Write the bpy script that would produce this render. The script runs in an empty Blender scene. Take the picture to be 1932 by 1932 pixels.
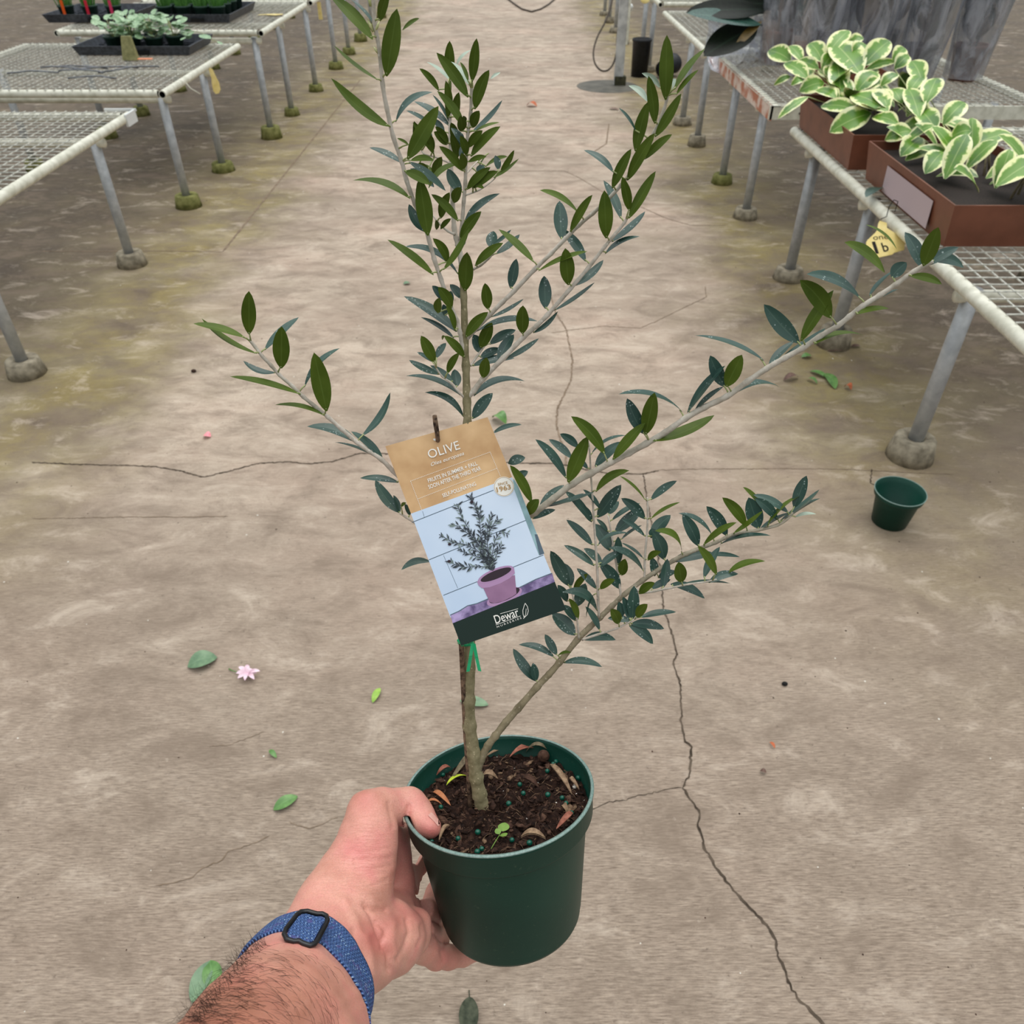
import bpy, math, random
import numpy as np
from mathutils import Vector, Matrix
from mathutils.bvhtree import BVHTree
random.seed(7)
rng = np.random.default_rng(7)
SC = bpy.context.scene
COL = SC.collection

# ------------------------------------------------------------ camera, world, light, exposure
FPX = 1480.0
PITCH = math.radians(39.2)
CAMH = 1.62
cd = bpy.data.cameras.new('camera')
cam = bpy.data.objects.new('camera', cd)
COL.objects.link(cam)
cam.location = (0, 0, CAMH)
cam.rotation_euler = (math.radians(90) - PITCH, 0, 0)
cd.sensor_width = 36
cd.lens = 36 * FPX / 1932
cd.clip_start = 0.02
cd.dof.use_dof = True
cd.dof.focus_distance = 0.57
cd.dof.aperture_fstop = 18
SC.camera = cam
CW = Matrix.Translation((0, 0, CAMH)) @ Matrix.Rotation(math.radians(90) - PITCH, 4, 'X')
CWI = CW.inverted()

w = bpy.data.worlds.new('world')
SC.world = w
w.use_nodes = True
nt = w.node_tree
bg = nt.nodes['Background']
tc = nt.nodes.new('ShaderNodeTexCoord')
sp = nt.nodes.new('ShaderNodeSeparateXYZ')
cr = nt.nodes.new('ShaderNodeValToRGB')
nt.links.new(tc.outputs['Generated'], sp.inputs[0])
nt.links.new(sp.outputs['Z'], cr.inputs[0])
nt.links.new(cr.outputs[0], bg.inputs[0])
cr.color_ramp.elements[0].position = 0.0
cr.color_ramp.elements[0].color = (0.07, 0.08, 0.07, 1)
cr.color_ramp.elements[1].position = 0.9
cr.color_ramp.elements[1].color = (0.93, 0.97, 1.0, 1)
e_ = cr.color_ramp.elements.new(0.35)
e_.color = (0.42, 0.45, 0.47, 1)
bg.inputs[1].default_value = 1.5

sl = bpy.data.lights.new('sun', 'SUN')
sl.energy = 1.3
sl.angle = math.radians(50)
sl.color = (1.0, 0.97, 0.92)
so = bpy.data.objects.new('sun', sl)
COL.objects.link(so)
so.rotation_euler = (math.radians(-18), math.radians(8), 0)

SC.view_settings.view_transform = 'Standard'
SC.view_settings.look = 'None'
SC.view_settings.exposure = 0.0
SC.view_settings.gamma = 1.0
SC.view_settings.use_curve_mapping = False

# ------------------------------------------------------------ coordinates
RV = Vector((1, 0, 0))
FV = Vector((0, math.cos(PITCH), -math.sin(PITCH)))
UV_ = Vector((0, math.sin(PITCH), math.cos(PITCH)))
C0 = Vector((0, 0, CAMH))

def ray(x, y):
    return RV * (x - 966) + UV_ * (966 - y) + FV * FPX

def Pd(x, y, d):                    # point at camera distance d
    return C0 + ray(x, y) * (d / FPX)

def G(x, y, z=0.0):                 # point on the horizontal plane z
    r = ray(x, y)
    return C0 + r * ((CAMH - z) / -r.z)

# pot frame (held in the hand, tilted away)
AX_C = Vector((-.09205, .95285, .28914)).normalized()
PC_C = Vector(((939.4 - 966) / FPX * .6372, (966 - 1488.2) / FPX * .6372, -.6372))
AX = (CW.to_3x3() @ AX_C).normalized()
PC = CW @ PC_C
e1 = AX_C.cross(Vector((0, 0, 1))).normalized() * -1      # left in the picture
e2 = AX_C.cross(e1).normalized()
if e2.z > 0:
    e2 = -e2                                             # away from the camera
E1 = CW.to_3x3() @ e1
E2 = CW.to_3x3() @ e2
NPL = AX_C.cross(Vector((1, 0, 0)))

def Dpl(x, y):
    r = Vector(((x - 966) / FPX, (966 - y) / FPX, -1))
    return PC_C.dot(NPL) / r.dot(NPL)

def Pp(x, y, dd=0.0):               # on the plane of the plant, dd further away
    return Pd(x, y, Dpl(x, y) + dd)

def plane_hit(x, y, p0, n):
    r = ray(x, y)
    return C0 + r * ((p0 - C0).dot(n) / r.dot(n))

# ------------------------------------------------------------ object helpers
def tag(o, label=None, cat=None, group=None, kind=None):
    if label: o['label'] = label
    if cat: o['category'] = cat
    if group: o['group'] = group
    if kind: o['kind'] = kind
    return o

def empty(name, loc, label=None, cat=None, group=None):
    o = bpy.data.objects.new(name, None)
    COL.objects.link(o)
    o.location = loc
    o.empty_display_size = .02
    return tag(o, label, cat, group)

def origin_of(o):
    p = Vector(o.location)
    if o.parent: p = p + origin_of(o.parent)
    return p

class MB:
    def __init__(s): s.v = []; s.f = []; s.m = []; s.uv = []
    def add(s, vs, fs, mi=0, uvs=None):
        b = len(s.v)
        s.v += [tuple(v) for v in vs]
        for k, f in enumerate(fs):
            s.f.append(tuple(b + i for i in f)); s.m.append(mi)
            s.uv.append([uvs[i] for i in f] if uvs else None)
        return s
    def box(s, c, sx, sy, sz, R=None, mi=0):
        c = Vector(c); vs = []
        for x in (-.5, .5):
            for y in (-.5, .5):
                for z in (-.5, .5):
                    p = Vector((x * sx, y * sy, z * sz))
                    vs.append(c + (R @ p if R else p))
        s.add(vs, [(0, 1, 3, 2), (4, 6, 7, 5), (0, 4, 5, 1), (2, 3, 7, 6), (0, 2, 6, 4), (1, 5, 7, 3)], mi)
        return s
    def tube(s, pts, rad, n=10, mi=0, cap=True, flat=1.0):
        pts = [Vector(p) for p in pts]
        rs = rad if isinstance(rad, (list, tuple)) else [rad] * len(pts)
        ref = None; vs = []
        for i, p in enumerate(pts):
            t = (pts[min(i + 1, len(pts) - 1)] - pts[max(i - 1, 0)])
            if t.length < 1e-9: t = Vector((0, 0, 1))
            t.normalize()
            if ref is None:
                ref = t.orthogonal().normalized()
            ref = (ref - t * ref.dot(t)).normalized()
            b = t.cross(ref)
            for k in range(n):
                a = 2 * math.pi * k / n
                vs.append(p + ref * (math.cos(a) * rs[i]) + b * (math.sin(a) * rs[i] * flat))
        fs = []
        for i in range(len(pts) - 1):
            for k in range(n):
                fs.append((i * n + k, i * n + (k + 1) % n, (i + 1) * n + (k + 1) % n, (i + 1) * n + k))
        if cap:
            fs.append(tuple(range(n - 1, -1, -1)))
            fs.append(tuple((len(pts) - 1) * n + k for k in range(n)))
        s.add(vs, fs, mi)
        return s
    def lathe(s, prof, o, ax=Vector((0, 0, 1)), n=48, mi=0, close=False):
        o = Vector(o); ax = Vector(ax).normalized(); u = ax.orthogonal().normalized(); v = ax.cross(u); vs = []
        for r, h in prof:
            for k in range(n):
                a = 2 * math.pi * k / n
                vs.append(o + ax * h + u * (r * math.cos(a)) + v * (r * math.sin(a)))
        fs = []
        m = len(prof)
        for i in range(m - 1 + (1 if close else 0)):
            j = (i + 1) % m
            for k in range(n):
                fs.append((i * n + k, i * n + (k + 1) % n, j * n + (k + 1) % n, j * n + k))
        s.add(vs, fs, mi)
        return s
    def ball(s, c, r, n=10, sc=(1, 1, 1), mi=0):
        c = Vector(c); vs = [c + Vector((0, 0, r * sc[2]))]
        m = n // 2
        for i in range(1, m):
            th = math.pi * i / m
            for k in range(n):
                a = 2 * math.pi * k / n
                vs.append(c + Vector((r * sc[0] * math.sin(th) * math.cos(a), r * sc[1] * math.sin(th) * math.sin(a), r * sc[2] * math.cos(th))))
        vs.append(c - Vector((0, 0, r * sc[2])))
        fs = [(0, 1 + k, 1 + (k + 1) % n) for k in range(n)]
        for i in range(m - 2):
            for k in range(n):
                fs.append((1 + i * n + k, 1 + (i + 1) * n + k, 1 + (i + 1) * n + (k + 1) % n, 1 + i * n + (k + 1) % n))
        L = len(vs) - 1
        fs += [(L, 1 + (m - 2) * n + (k + 1) % n, 1 + (m - 2) * n + k) for k in range(n)]
        s.add(vs, fs, mi)
        return s
    def build(s, name, mats, parent=None, smooth=True, own=False):
        if not isinstance(mats, (list, tuple)): mats = [mats]
        me = bpy.data.meshes.new(name)
        org = Vector((0, 0, 0))
        if own and s.v:
            a = np.array(s.v); org = Vector(((a[:, 0].min() + a[:, 0].max()) / 2, (a[:, 1].min() + a[:, 1].max()) / 2, a[:, 2].min()))
        me.from_pydata([tuple(Vector(v) - org) for v in s.v], [], s.f)
        for m_ in mats: me.materials.append(m_)
        me.polygons.foreach_set('material_index', s.m)
        me.polygons.foreach_set('use_smooth', [smooth] * len(s.f))
        if any(u for u in s.uv):
            ul = me.uv_layers.new(name='UVMap')
            i = 0
            for k, f in enumerate(s.f):
                u = s.uv[k]
                for j in range(len(f)):
                    ul.data[i].uv = u[j] if u else (0.5, 0.5)
                    i += 1
        me.update()
        o = bpy.data.objects.new(name, me)
        COL.objects.link(o)
        o.location = org
        if parent is not None:
            o.parent = parent
            o.matrix_parent_inverse = Matrix.Translation(-origin_of_world(parent))
        return o

WORG = {}
def origin_of_world(p):
    # world position of a parent: its own location plus the parents' inverse offsets cancel out
    return Vector(p.location)

# ------------------------------------------------------------ materials
def S(r, g, b):
    def c(u):
        u /= 255.0
        return u / 12.92 if u <= .04045 else ((u + .055) / 1.055) ** 2.4
    return (c(r), c(g), c(b), 1)

class NT:
    def __init__(s, name):
        s.mat = bpy.data.materials.new(name); s.mat.use_nodes = True
        s.t = s.mat.node_tree; s.b = s.t.nodes['Principled BSDF']; s.tc = s.t.nodes.new('ShaderNodeTexCoord')
    def n(s, typ, **kw):
        o = s.t.nodes.new(typ)
        for k, v in kw.items(): setattr(o, k, v)
        return o
    def l(s, a, b): s.t.links.new(a, b)
    def mapn(s, coord='Object', scale=(1, 1, 1), rot=(0, 0, 0)):
        m = s.n('ShaderNodeMapping'); m.inputs['Scale'].default_value = scale; m.inputs['Rotation'].default_value = rot
        s.l(s.tc.outputs[coord], m.inputs[0]); return m.outputs[0]
    def noise(s, vec, scale=5, detail=4, rough=.5, dist=0.0):
        o = s.n('ShaderNodeTexNoise'); o.inputs['Scale'].default_value = scale; o.inputs['Detail'].default_value = detail
        o.inputs['Roughness'].default_value = rough; o.inputs['Distortion'].default_value = dist
        s.l(vec, o.inputs['Vector']); return o.outputs['Fac']
    def voro(s, vec, scale=5, out='Distance', feature='F1'):
        o = s.n('ShaderNodeTexVoronoi', feature=feature); o.inputs['Scale'].default_value = scale
        s.l(vec, o.inputs['Vector']); return o.outputs[out]
    def ramp(s, fac, stops):
        o = s.n('ShaderNodeValToRGB'); e = o.color_ramp.elements
        e[0].position, e[0].color = stops[0]; e[1].position, e[1].color = stops[-1]
        for p, c in stops[1:-1]:
            q = e.new(p); q.color = c
        s.l(fac, o.inputs[0]); return o.outputs[0]
    def mix(s, fac, a, b, mode='MIX'):
        o = s.n('ShaderNodeMix', data_type='RGBA', blend_type=mode)
        for v, i in ((fac, 0), (a, 6), (b, 7)):
            if isinstance(v, (int, float, tuple)): o.inputs[i].default_value = v
            else: s.l(v, o.inputs[i])
        return o.outputs[2]
    def math(s, op, a, b=None, c=None, clamp=False):
        o = s.n('ShaderNodeMath', operation=op, use_clamp=clamp)
        for i, v in enumerate((a, b, c)):
            if v is None: continue
            if isinstance(v, (int, float)): o.inputs[i].default_value = v
            else: s.l(v, o.inputs[i])
        return o.outputs[0]
    def bump(s, h, strength=.3, dist=.001):
        o = s.n('ShaderNodeBump'); o.inputs['Strength'].default_value = strength; o.inputs['Distance'].default_value = dist
        s.l(h, o.inputs['Height']); s.l(o.outputs[0], s.b.inputs['Normal'])
    def col(s, c):
        if isinstance(c, tuple): s.b.inputs['Base Color'].default_value = c
        else: s.l(c, s.b.inputs['Base Color'])
    def rough(s, r, spec=.5):
        s.b.inputs['Roughness'].default_value = r; s.b.inputs['Specular IOR Level'].default_value = spec

BW = lambda v: (v, v, v, 1)

def mat_noise(name, c1, c2, scale=20, rough=.6, spec=.4, bump=0.0, bdist=.001, detail=4, metal=0, lo=.35, hi=.65, coord='Object'):
    m = NT(name)
    v = m.mapn(coord)
    f = m.noise(v, scale, detail)
    m.col(m.ramp(f, [(lo, c1), (hi, c2)]))
    m.rough(rough, spec); m.b.inputs['Metallic'].default_value = metal
    if bump: m.bump(f, bump, bdist)
    return m.mat

# concrete floor: world position drives the stains and the painted shade, the object stands at the origin
m = NT('concrete_floor')
v = m.mapn('Object')
big = m.noise(v, .9, 6, .6)
mid = m.noise(m.mapn('Object', (1.0, 2.2, 1)), 5, 6, .65)
streak = m.noise(m.mapn('Object', (5, 95, 1)), 3.2, 5, .65)
fine = m.noise(v, 170, 3, .6)
base = m.ramp(mid, [(.28, S(138, 119, 103)), (.5, S(172, 153, 135)), (.72, S(205, 187, 168))])
base = m.mix(m.ramp(streak, [(.36, BW(0)), (.62, BW(.6))]), base, S(204, 188, 168))
base = m.mix(m.ramp(streak, [(.30, BW(.6)), (.45, BW(0))]), base, S(118, 101, 87))
base = m.mix(m.ramp(fine, [(.3, BW(.30)), (.7, BW(0))]), base, S(112, 97, 84))
warm = m.noise(m.mapn('Object', (.7, 1, 1), (0, 0, .3)), 1.7, 5, .6)
base = m.mix(m.ramp(warm, [(.45, BW(0)), (.75, BW(.4))]), base, S(190, 156, 138))
base = m.mix(m.ramp(big, [(.38, BW(.6)), (.58, BW(0))]), base, S(136, 120, 104))
sx = m.n('ShaderNodeSeparateXYZ'); m.l(v, sx.inputs[0])
X_, Y_ = sx.outputs['X'], sx.outputs['Y']
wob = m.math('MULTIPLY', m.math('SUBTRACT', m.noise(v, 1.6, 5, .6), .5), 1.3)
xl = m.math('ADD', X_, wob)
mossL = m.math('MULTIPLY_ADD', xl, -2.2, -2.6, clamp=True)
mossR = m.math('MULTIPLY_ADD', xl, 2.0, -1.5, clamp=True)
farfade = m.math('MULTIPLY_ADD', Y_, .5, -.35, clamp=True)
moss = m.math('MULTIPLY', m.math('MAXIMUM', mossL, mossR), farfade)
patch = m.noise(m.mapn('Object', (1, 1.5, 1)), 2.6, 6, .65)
moss_shade_col = m.ramp(patch, [(.3, S(84, 70, 56)), (.42, S(106, 92, 70)), (.55, S(126, 114, 84)), (.72, S(160, 146, 122))])
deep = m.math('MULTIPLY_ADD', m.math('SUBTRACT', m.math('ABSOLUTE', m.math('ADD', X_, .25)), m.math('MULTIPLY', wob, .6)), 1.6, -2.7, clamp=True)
moss_shade_col = m.mix(m.math('MULTIPLY', deep, .88), moss_shade_col, m.ramp(m.noise(v, 3.1, 6, .7), [(.35, S(48, 38, 29)), (.6, S(74, 62, 44)), (.75, S(104, 92, 62))]))  # wet dirt under the benches, with their shade painted in as well
base = m.mix(m.math('MULTIPLY', moss, .92), base, moss_shade_col)
ylw = m.math('MULTIPLY', m.math('MULTIPLY', moss, m.math('SUBTRACT', 1.0, m.math('MULTIPLY', m.math('ABSOLUTE', m.math('SUBTRACT', m.math('ABSOLUTE', m.math('ADD', X_, .2)), 1.55)), 2.2), clamp=True)), m.ramp(m.noise(v, 3.4, 5, .6), [(.42, BW(0)), (.6, BW(.85))]))
base = m.mix(m.math('MULTIPLY', ylw, .6), base, S(148, 132, 72))
pits = m.voro(m.mapn('Object', (1, 1, 1)), 34)
base = m.mix(m.math('MULTIPLY', m.ramp(pits, [(.05, BW(1)), (.11, BW(0))]), m.ramp(m.noise(v, 2.3, 2), [(.5, BW(0)), (.62, BW(.8))])), base, S(84, 72, 62))
near = m.math('MULTIPLY_ADD', m.math('ADD', Y_, m.math('MULTIPLY', wob, .3)), -.75, 1.75, clamp=True)  # camera holder's shadow, painted into the floor colour close by
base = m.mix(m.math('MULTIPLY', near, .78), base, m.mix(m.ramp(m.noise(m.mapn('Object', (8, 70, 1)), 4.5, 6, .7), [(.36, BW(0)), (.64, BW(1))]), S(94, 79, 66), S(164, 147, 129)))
blot = m.noise(m.mapn('Object', (1.1, 2.0, 1)), 4.2, 8, .72, .6)
base = m.mix(m.ramp(blot, [(.36, BW(.62)), (.5, BW(0))]), base, S(118, 102, 87))
base = m.mix(m.ramp(blot, [(.54, BW(0)), (.70, BW(.5))]), base, S(206, 190, 172))
spk = m.noise(v, 55, 6, .75)
base = m.mix(m.ramp(spk, [(.30, BW(.75)), (.40, BW(0))]), base, S(92, 78, 66))
base = m.mix(m.ramp(spk, [(.62, BW(0)), (.74, BW(.45))]), base, S(212, 198, 180))
m.col(base)
m.rough(.72, .35)
m.bump(m.math('ADD', m.math('MULTIPLY', fine, .5), streak), .35, .002)
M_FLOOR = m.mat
M_CRACK = mat_noise('crack_dark', S(58, 50, 42), S(96, 84, 72), 30, .95, .1)
M_CRACKL = mat_noise('hairline_brown', S(112, 96, 80), S(140, 122, 104), 30, .95, .1)

# plant
def leaf_mat(name, c_lo, c_hi, rib, rough=.4, spots=0.0, under=None, spec=.5):
    m = NT(name)
    uvm = m.mapn('UV')
    s_ = m.n('ShaderNodeSeparateXYZ'); m.l(uvm, s_.inputs[0])
    f = m.noise(m.mapn('Object'), 60, 3)
    c = m.ramp(f, [(.3, c_lo), (.7, c_hi)])
    d = m.math('ABSOLUTE', m.math('SUBTRACT', s_.outputs['X'], .5))
    c = m.mix(m.ramp(d, [(.012, BW(.32)), (.05, BW(0))]), c, rib)
    if spots:
        vv = m.voro(m.mapn('Object'), 420)
        k = m.math('MULTIPLY', m.ramp(vv, [(.16, BW(1)), (.26, BW(0))]), m.ramp(m.noise(m.mapn('Object'), 90, 2), [(.5, BW(0)), (.6, BW(spots))]))
        c = m.mix(k, c, S(190, 205, 200))
    if under:
        g = m.n('ShaderNodeNewGeometry')
        c = m.mix(g.outputs['Backfacing'], c, under)
    m.col(c); m.rough(rough, spec)
    m.b.inputs['Transmission Weight'].default_value = 0
    m.b.inputs['Subsurface Weight'].default_value = 0
    m.bump(m.math('ADD', m.math('MULTIPLY', d, 3), m.math('MULTIPLY', f, .3)), .2, .0006)
    return m.mat
M_LG = leaf_mat('olive_leaf_green', S(66, 84, 16), S(84, 102, 30), S(104, 124, 56), .5, spec=.22)
M_LB = leaf_mat('olive_leaf_bluegreen', S(40, 68, 60), S(58, 86, 74), S(98, 124, 108), .33, .55)
M_LS = leaf_mat('olive_leaf_silver', S(142, 158, 138), S(176, 190, 172), S(196, 206, 186), .5)
M_PET = mat_noise('petiole', S(150, 160, 100), S(178, 182, 130), 80, .5)
def bark(name, c1, c2, c3, sc=140, pale=False):
    m = NT(name)
    v = m.mapn('Object')
    f = m.noise(v, sc, 5, .6)
    c = m.ramp(f, [(.32, c1), (.6, c2)])
    vv = m.voro(m.mapn('Object', (1, 1, .7)), 330)
    c = m.mix(m.math('MULTIPLY', m.ramp(vv, [(.14, BW(1)), (.24, BW(0))]), m.ramp(m.noise(v, 160, 2), [(.45, BW(0)), (.55, BW(.9))])), c, c3)
    if pale:    # young growth higher up is paler
        q = m.n('ShaderNodeSeparateXYZ'); m.l(v, q.inputs[0])
        c = m.mix(m.math('MULTIPLY_ADD', q.outputs['Z'], 5.0, -5.75, clamp=True), c, m.ramp(f, [(.3, S(170, 160, 144)), (.65, S(210, 202, 188))]))
    m.col(c); m.rough(.75, .25); m.bump(f, .5, .0012)
    return m.mat
M_BARK = bark('trunk_bark', S(112, 104, 74), S(148, 138, 106), S(188, 174, 140))
M_BARKM = bark('branch_bark', S(112, 102, 78), S(150, 138, 110), S(178, 168, 144), pale=True)
M_BARKY = bark('twig_bark', S(168, 158, 142), S(206, 196, 182), S(216, 208, 194))
m = NT('green_pot_plastic')
v = m.mapn('Object')
sc_ = m.noise(v, 260, 4, .7)
c = m.ramp(m.noise(v, 9, 4), [(.3, S(10, 52, 42)), (.7, S(22, 66, 54))])
c = m.mix(m.ramp(sc_, [(.62, BW(0)), (.74, BW(.4))]), c, S(92, 112, 88))
m.col(c); m.rough(.42, .22); m.bump(sc_, .1, .0004)
M_POT = m.mat
m = NT('potting_soil')
v = m.mapn('Object')
f = m.noise(v, 190, 8, .75)
c = m.ramp(f, [(.3, S(22, 13, 10)), (.5, S(50, 33, 26)), (.62, S(76, 52, 40)), (.78, S(124, 98, 80))])
m.col(c); m.rough(.9, .2); m.bump(f, .9, .004)
M_SOIL = m.mat
M_CH1 = mat_noise('bark_chip_dark', S(36, 24, 20), S(70, 48, 38), 300, .85, .2, .4)
M_CH2 = mat_noise('bark_chip_tan', S(92, 70, 54), S(146, 118, 92), 300, .85, .2, .4)
M_CH3 = mat_noise('perlite', S(200, 192, 180), S(230, 225, 215), 300, .8, .3)
M_CH0 = mat_noise('bark_chip_brown', S(58, 38, 30), S(96, 70, 56), 300, .85, .2, .4)
M_PRILL = mat_noise('prill_green', S(0, 74, 58), S(10, 96, 76), 200, .3, .6)

# ------------------------------------------------------------ shared shapes
def leaf_geo(B, T, halfw, nrm, bendv, fold=.16, ns=11):
    """Lanceolate blade from B to T; nrm = face normal; bendv = bow."""
    ax = (T - B); L = ax.length; a = ax.normalized()
    sv = a.cross(nrm).normalized(); nv = sv.cross(a).normalized()
    vs = []; uv = []
    us = (-1, -.55, 0, .55, 1)
    for i in range(ns + 1):
        t = i / ns
        wv = max(0, math.sin(math.pi * min(1, (t - .02) / .98 if t > .02 else 0) ** .92)) ** .64
        wv = max(wv, .09 if t < .5 else .0)
        if t >= .999: wv = .01
        c = B + ax * t + bendv * (4 * t * (1 - t)) 
        for u in us:
            vs.append(c + sv * (u * halfw * wv) + nv * (abs(u) * halfw * wv * fold))
            uv.append((.5 + .5 * u, t))
    fs = []
    n = len(us)
    for i in range(ns):
        for k in range(n - 1):
            fs.append((i * n + k, i * n + k + 1, (i + 1) * n + k + 1, (i + 1) * n + k))
    return vs, fs, uv

def text_geo(txt, shear=0.0, bold=0.0):
    cu = bpy.data.curves.new('t', 'FONT'); cu.body = txt; cu.shear = shear; cu.offset = bold; cu.resolution_u = 3
    o = bpy.data.objects.new('t', cu); COL.objects.link(o)
    dg = bpy.context.evaluated_depsgraph_get(); dg.update()
    me = o.evaluated_get(dg).to_mesh()
    vs = [v.co.copy() for v in me.vertices]; fs = [tuple(p.vertices) for p in me.polygons]
    o.evaluated_get(dg).to_mesh_clear()
    bpy.data.objects.remove(o); bpy.data.curves.remove(cu)
    return vs, fs
def put_text(b, txt, p0, p1, h, nrm, mi=0, shear=0.0, bold=0.0, lift=.0005):
    """Text on the line p0-p1, cap height h, on a plane with normal nrm."""
    vs, fs = text_geo(txt, shear, bold)
    x0 = min(v.x for v in vs); x1 = max(v.x for v in vs); capv = .73
    d = p1 - p0; W = d.length; d.normalize(); u = nrm.cross(d).normalized()
    sx_ = W / (x1 - x0); sy = h / capv
    b.add([p0 + d * ((v.x - x0) * sx_) + u * (v.y * sy) + nrm * lift for v in vs], fs, mi)
def crop(ox, oy, s): return lambda x, y: (ox + x * s, oy + y * s)
KA = crop(600, 0, .24845); KB = crop(680, 380, .24845); KD = crop(340, 520, .2381); KC = crop(700, 770, .2071)
KE = crop(980, 820, .3002); KF = crop(1080, 400, .3168); KG = crop(960, 0, .24845); KH = crop(780, 1080, .2071)
KV = crop(1440, 0, .13043); KP = crop(760, 1380, .18634); KI = crop(740, 20, .14493); KJ = crop(740, 240, .14493)

def flat(name, r, g, b, ro=.4): return mat_noise(name, S(r, g, b), S(r, g, b), 10, ro + .12, .2)
m = NT('pot_rim_plastic')
f = m.noise(m.mapn('Object'), 500, 3, .7)
m.col(m.ramp(f, [(.3, S(96, 124, 116)), (.7, S(140, 162, 154))])); m.rough(.35, .6)
M_RIM = m.mat
# ------------------------------------------------------------ floor with its cracks
fb = MB(); fb.add([(-9, -1.5, 0), (9, -1.5, 0), (9, 34, 0), (-9, 34, 0)], [(0, 1, 2, 3)])
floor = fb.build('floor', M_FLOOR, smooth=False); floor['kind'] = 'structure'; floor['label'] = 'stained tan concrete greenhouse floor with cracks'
def strip(pl, wd, name, mt, jit=1.0, z=.0012, sub=7):
    b = MB(); P = [G(x, y, z) for x, y in pl]; pts = []
    r = random.Random(len(pl) * 7 + int(pl[0][0]))
    for a, c in zip(P, P[1:]):
        k = max(1, int((c - a).length / .007)); k = min(k, sub * 6)
        for i in range(k): pts.append(a.lerp(c, i / k) + Vector((r.uniform(-1, 1), r.uniform(-1, 1), 0)) * .0022 * jit)
    pts.append(P[-1])
    vs = []
    for i, p in enumerate(pts):
        t = pts[min(i + 1, len(pts) - 1)] - pts[max(0, i - 1)]; t.z = 0; t.normalize(); n_ = Vector((-t.y, t.x, 0))
        ww = wd * r.uniform(.55, 1.35) * .5
        if i in (0, len(pts) - 1): ww *= .2
        vs += [p - n_ * ww, p + n_ * ww]
    b.add(vs, [(2 * i, 2 * i + 1, 2 * i + 3, 2 * i + 2) for i in range(len(pts) - 1)])
    return b.build(name, mt, floor, smooth=False)
strip([(1214,894),(1217,915),(1220,940),(1232,1000),(1245,1070),(1250,1114),(1251,1144),(1268,1195),(1277,1234),(1271,1252),(1283,1288),(1286,1369),(1293,1399),(1299,1402),(1305,1409),(1302,1440),(1301,1461),(1288,1486)], .0045, 'crack', M_CRACK)
strip([(1288,1486),(1299,1501),(1321,1535),(1317,1559),(1330,1599),(1351,1636),(1370,1663),(1400,1697),(1440,1737),(1465,1774),(1468,1804),(1480,1826),(1483,1844),(1504,1881),(1538,1915),(1553,1932),(1580,1970)], .0052, 'crack', M_CRACK)
strip([(1288,1486),(1272,1486),(1235,1495),(1204,1501),(1183,1509),(1149,1513),(1114,1527),(1080,1535)], .0018, 'crack', M_CRACK)
strip([(1040,560),(1048,590),(1055,600),(1068,620),(1080,680),(1078,715),(1066,740),(1052,770),(1050,800),(1056,825),(1067,856),(1068,878)], .007, 'crack', M_CRACKL)
strip([(860,866),(985,874),(1040,874),(1070,878),(1106,886),(1148,893),(1214,894),(1244,887)], .006, 'crack', M_CRACK)
strip([(1244,887),(1280,885),(1400,884),(1560,884),(1640,887),(1690,890),(1800,895)], .0028, 'crack', M_CRACKL)
strip([(60,872),(150,876),(241,878),(290,880),(340,888),(359,894),(383,900),(423,891),(488,874),(545,871),(578,875),(626,871),(678,855),(733,856),(860,866)], .006, 'crack', M_CRACK)
strip([(1149,234),(1146,255),(1144,271),(1121,286)], .01, 'crack', M_CRACKL)
strip([(900,318),(960,323),(1064,322),(1089,333),(1131,358),(1171,386),(1211,391),(1258,412),(1303,425),(1370,425)], .006, 'crack', M_CRACKL)
strip([(1040,628),(1080,622),(1140,615),(1207,619),(1238,606),(1270,590),(1333,560),(1330,540)], .004, 'crack', M_CRACKL)
strip([(294,1671),(358,1658),(375,1642),(418,1623),(428,1607),(482,1591),(509,1577)], .0022, 'crack', M_CRACKL)
strip([(544,1550),(579,1564),(638,1542)], .002, 'crack', M_CRACKL)
strip([(395,1408),(432,1405),(500,1380)], .0014, 'crack', M_CRACKL)
strip([(680,150),(600,250),(540,325),(480,400),(420,475)], .012, 'crack', M_CRACKL, .4)
strip([(80,474),(200,474),(295,473),(420,475)], .008, 'crack', M_CRACKL, .4)
strip([(60,978),(150,977),(241,975),(360,975),(430,974)], .003, 'crack', M_CRACKL)
strip([(1645,884),(1642,912),(1662,918),(1675,925),(1686,938)], .004, 'crack', M_CRACK)
strip([(780,44),(820,43),(843,42),(850,38),(855,34)], .012, 'crack', M_CRACKL, .3)

# ------------------------------------------------------------ benches
m = NT('galvanised_pipe')
v = m.mapn('Object')
f = m.noise(v, 30, 4)
m.col(m.ramp(f, [(.3, S(158, 160, 162)), (.7, S(184, 186, 186))])); m.rough(.45, .5); m.b.inputs['Metallic'].default_value = .35
M_GALV = m.mat
M_RAIL = mat_noise('painted_rail', S(196, 194, 176), S(226, 224, 208), 26, .5, .4)
M_WIRE = mat_noise('mesh_wire', S(150, 150, 142), S(212, 210, 198), 60, .5, .4)
M_FOOT = mat_noise('footing_concrete', S(118, 110, 94), S(164, 154, 134), 30, .9, .2, .4, .004)
M_FOOTG = mat_noise('footing_mossy', S(92, 94, 48), S(136, 134, 82), 28, .9, .2, .4, .004)
M_RUST = mat_noise('rusty_channel', S(176, 110, 82), S(214, 196, 182), 14, .6, .4, lo=.42, hi=.58)
M_BLKH = mat_noise('pipe_inside', S(14, 13, 12), S(22, 20, 18), 10, .9)
frng = random.Random(11)
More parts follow.
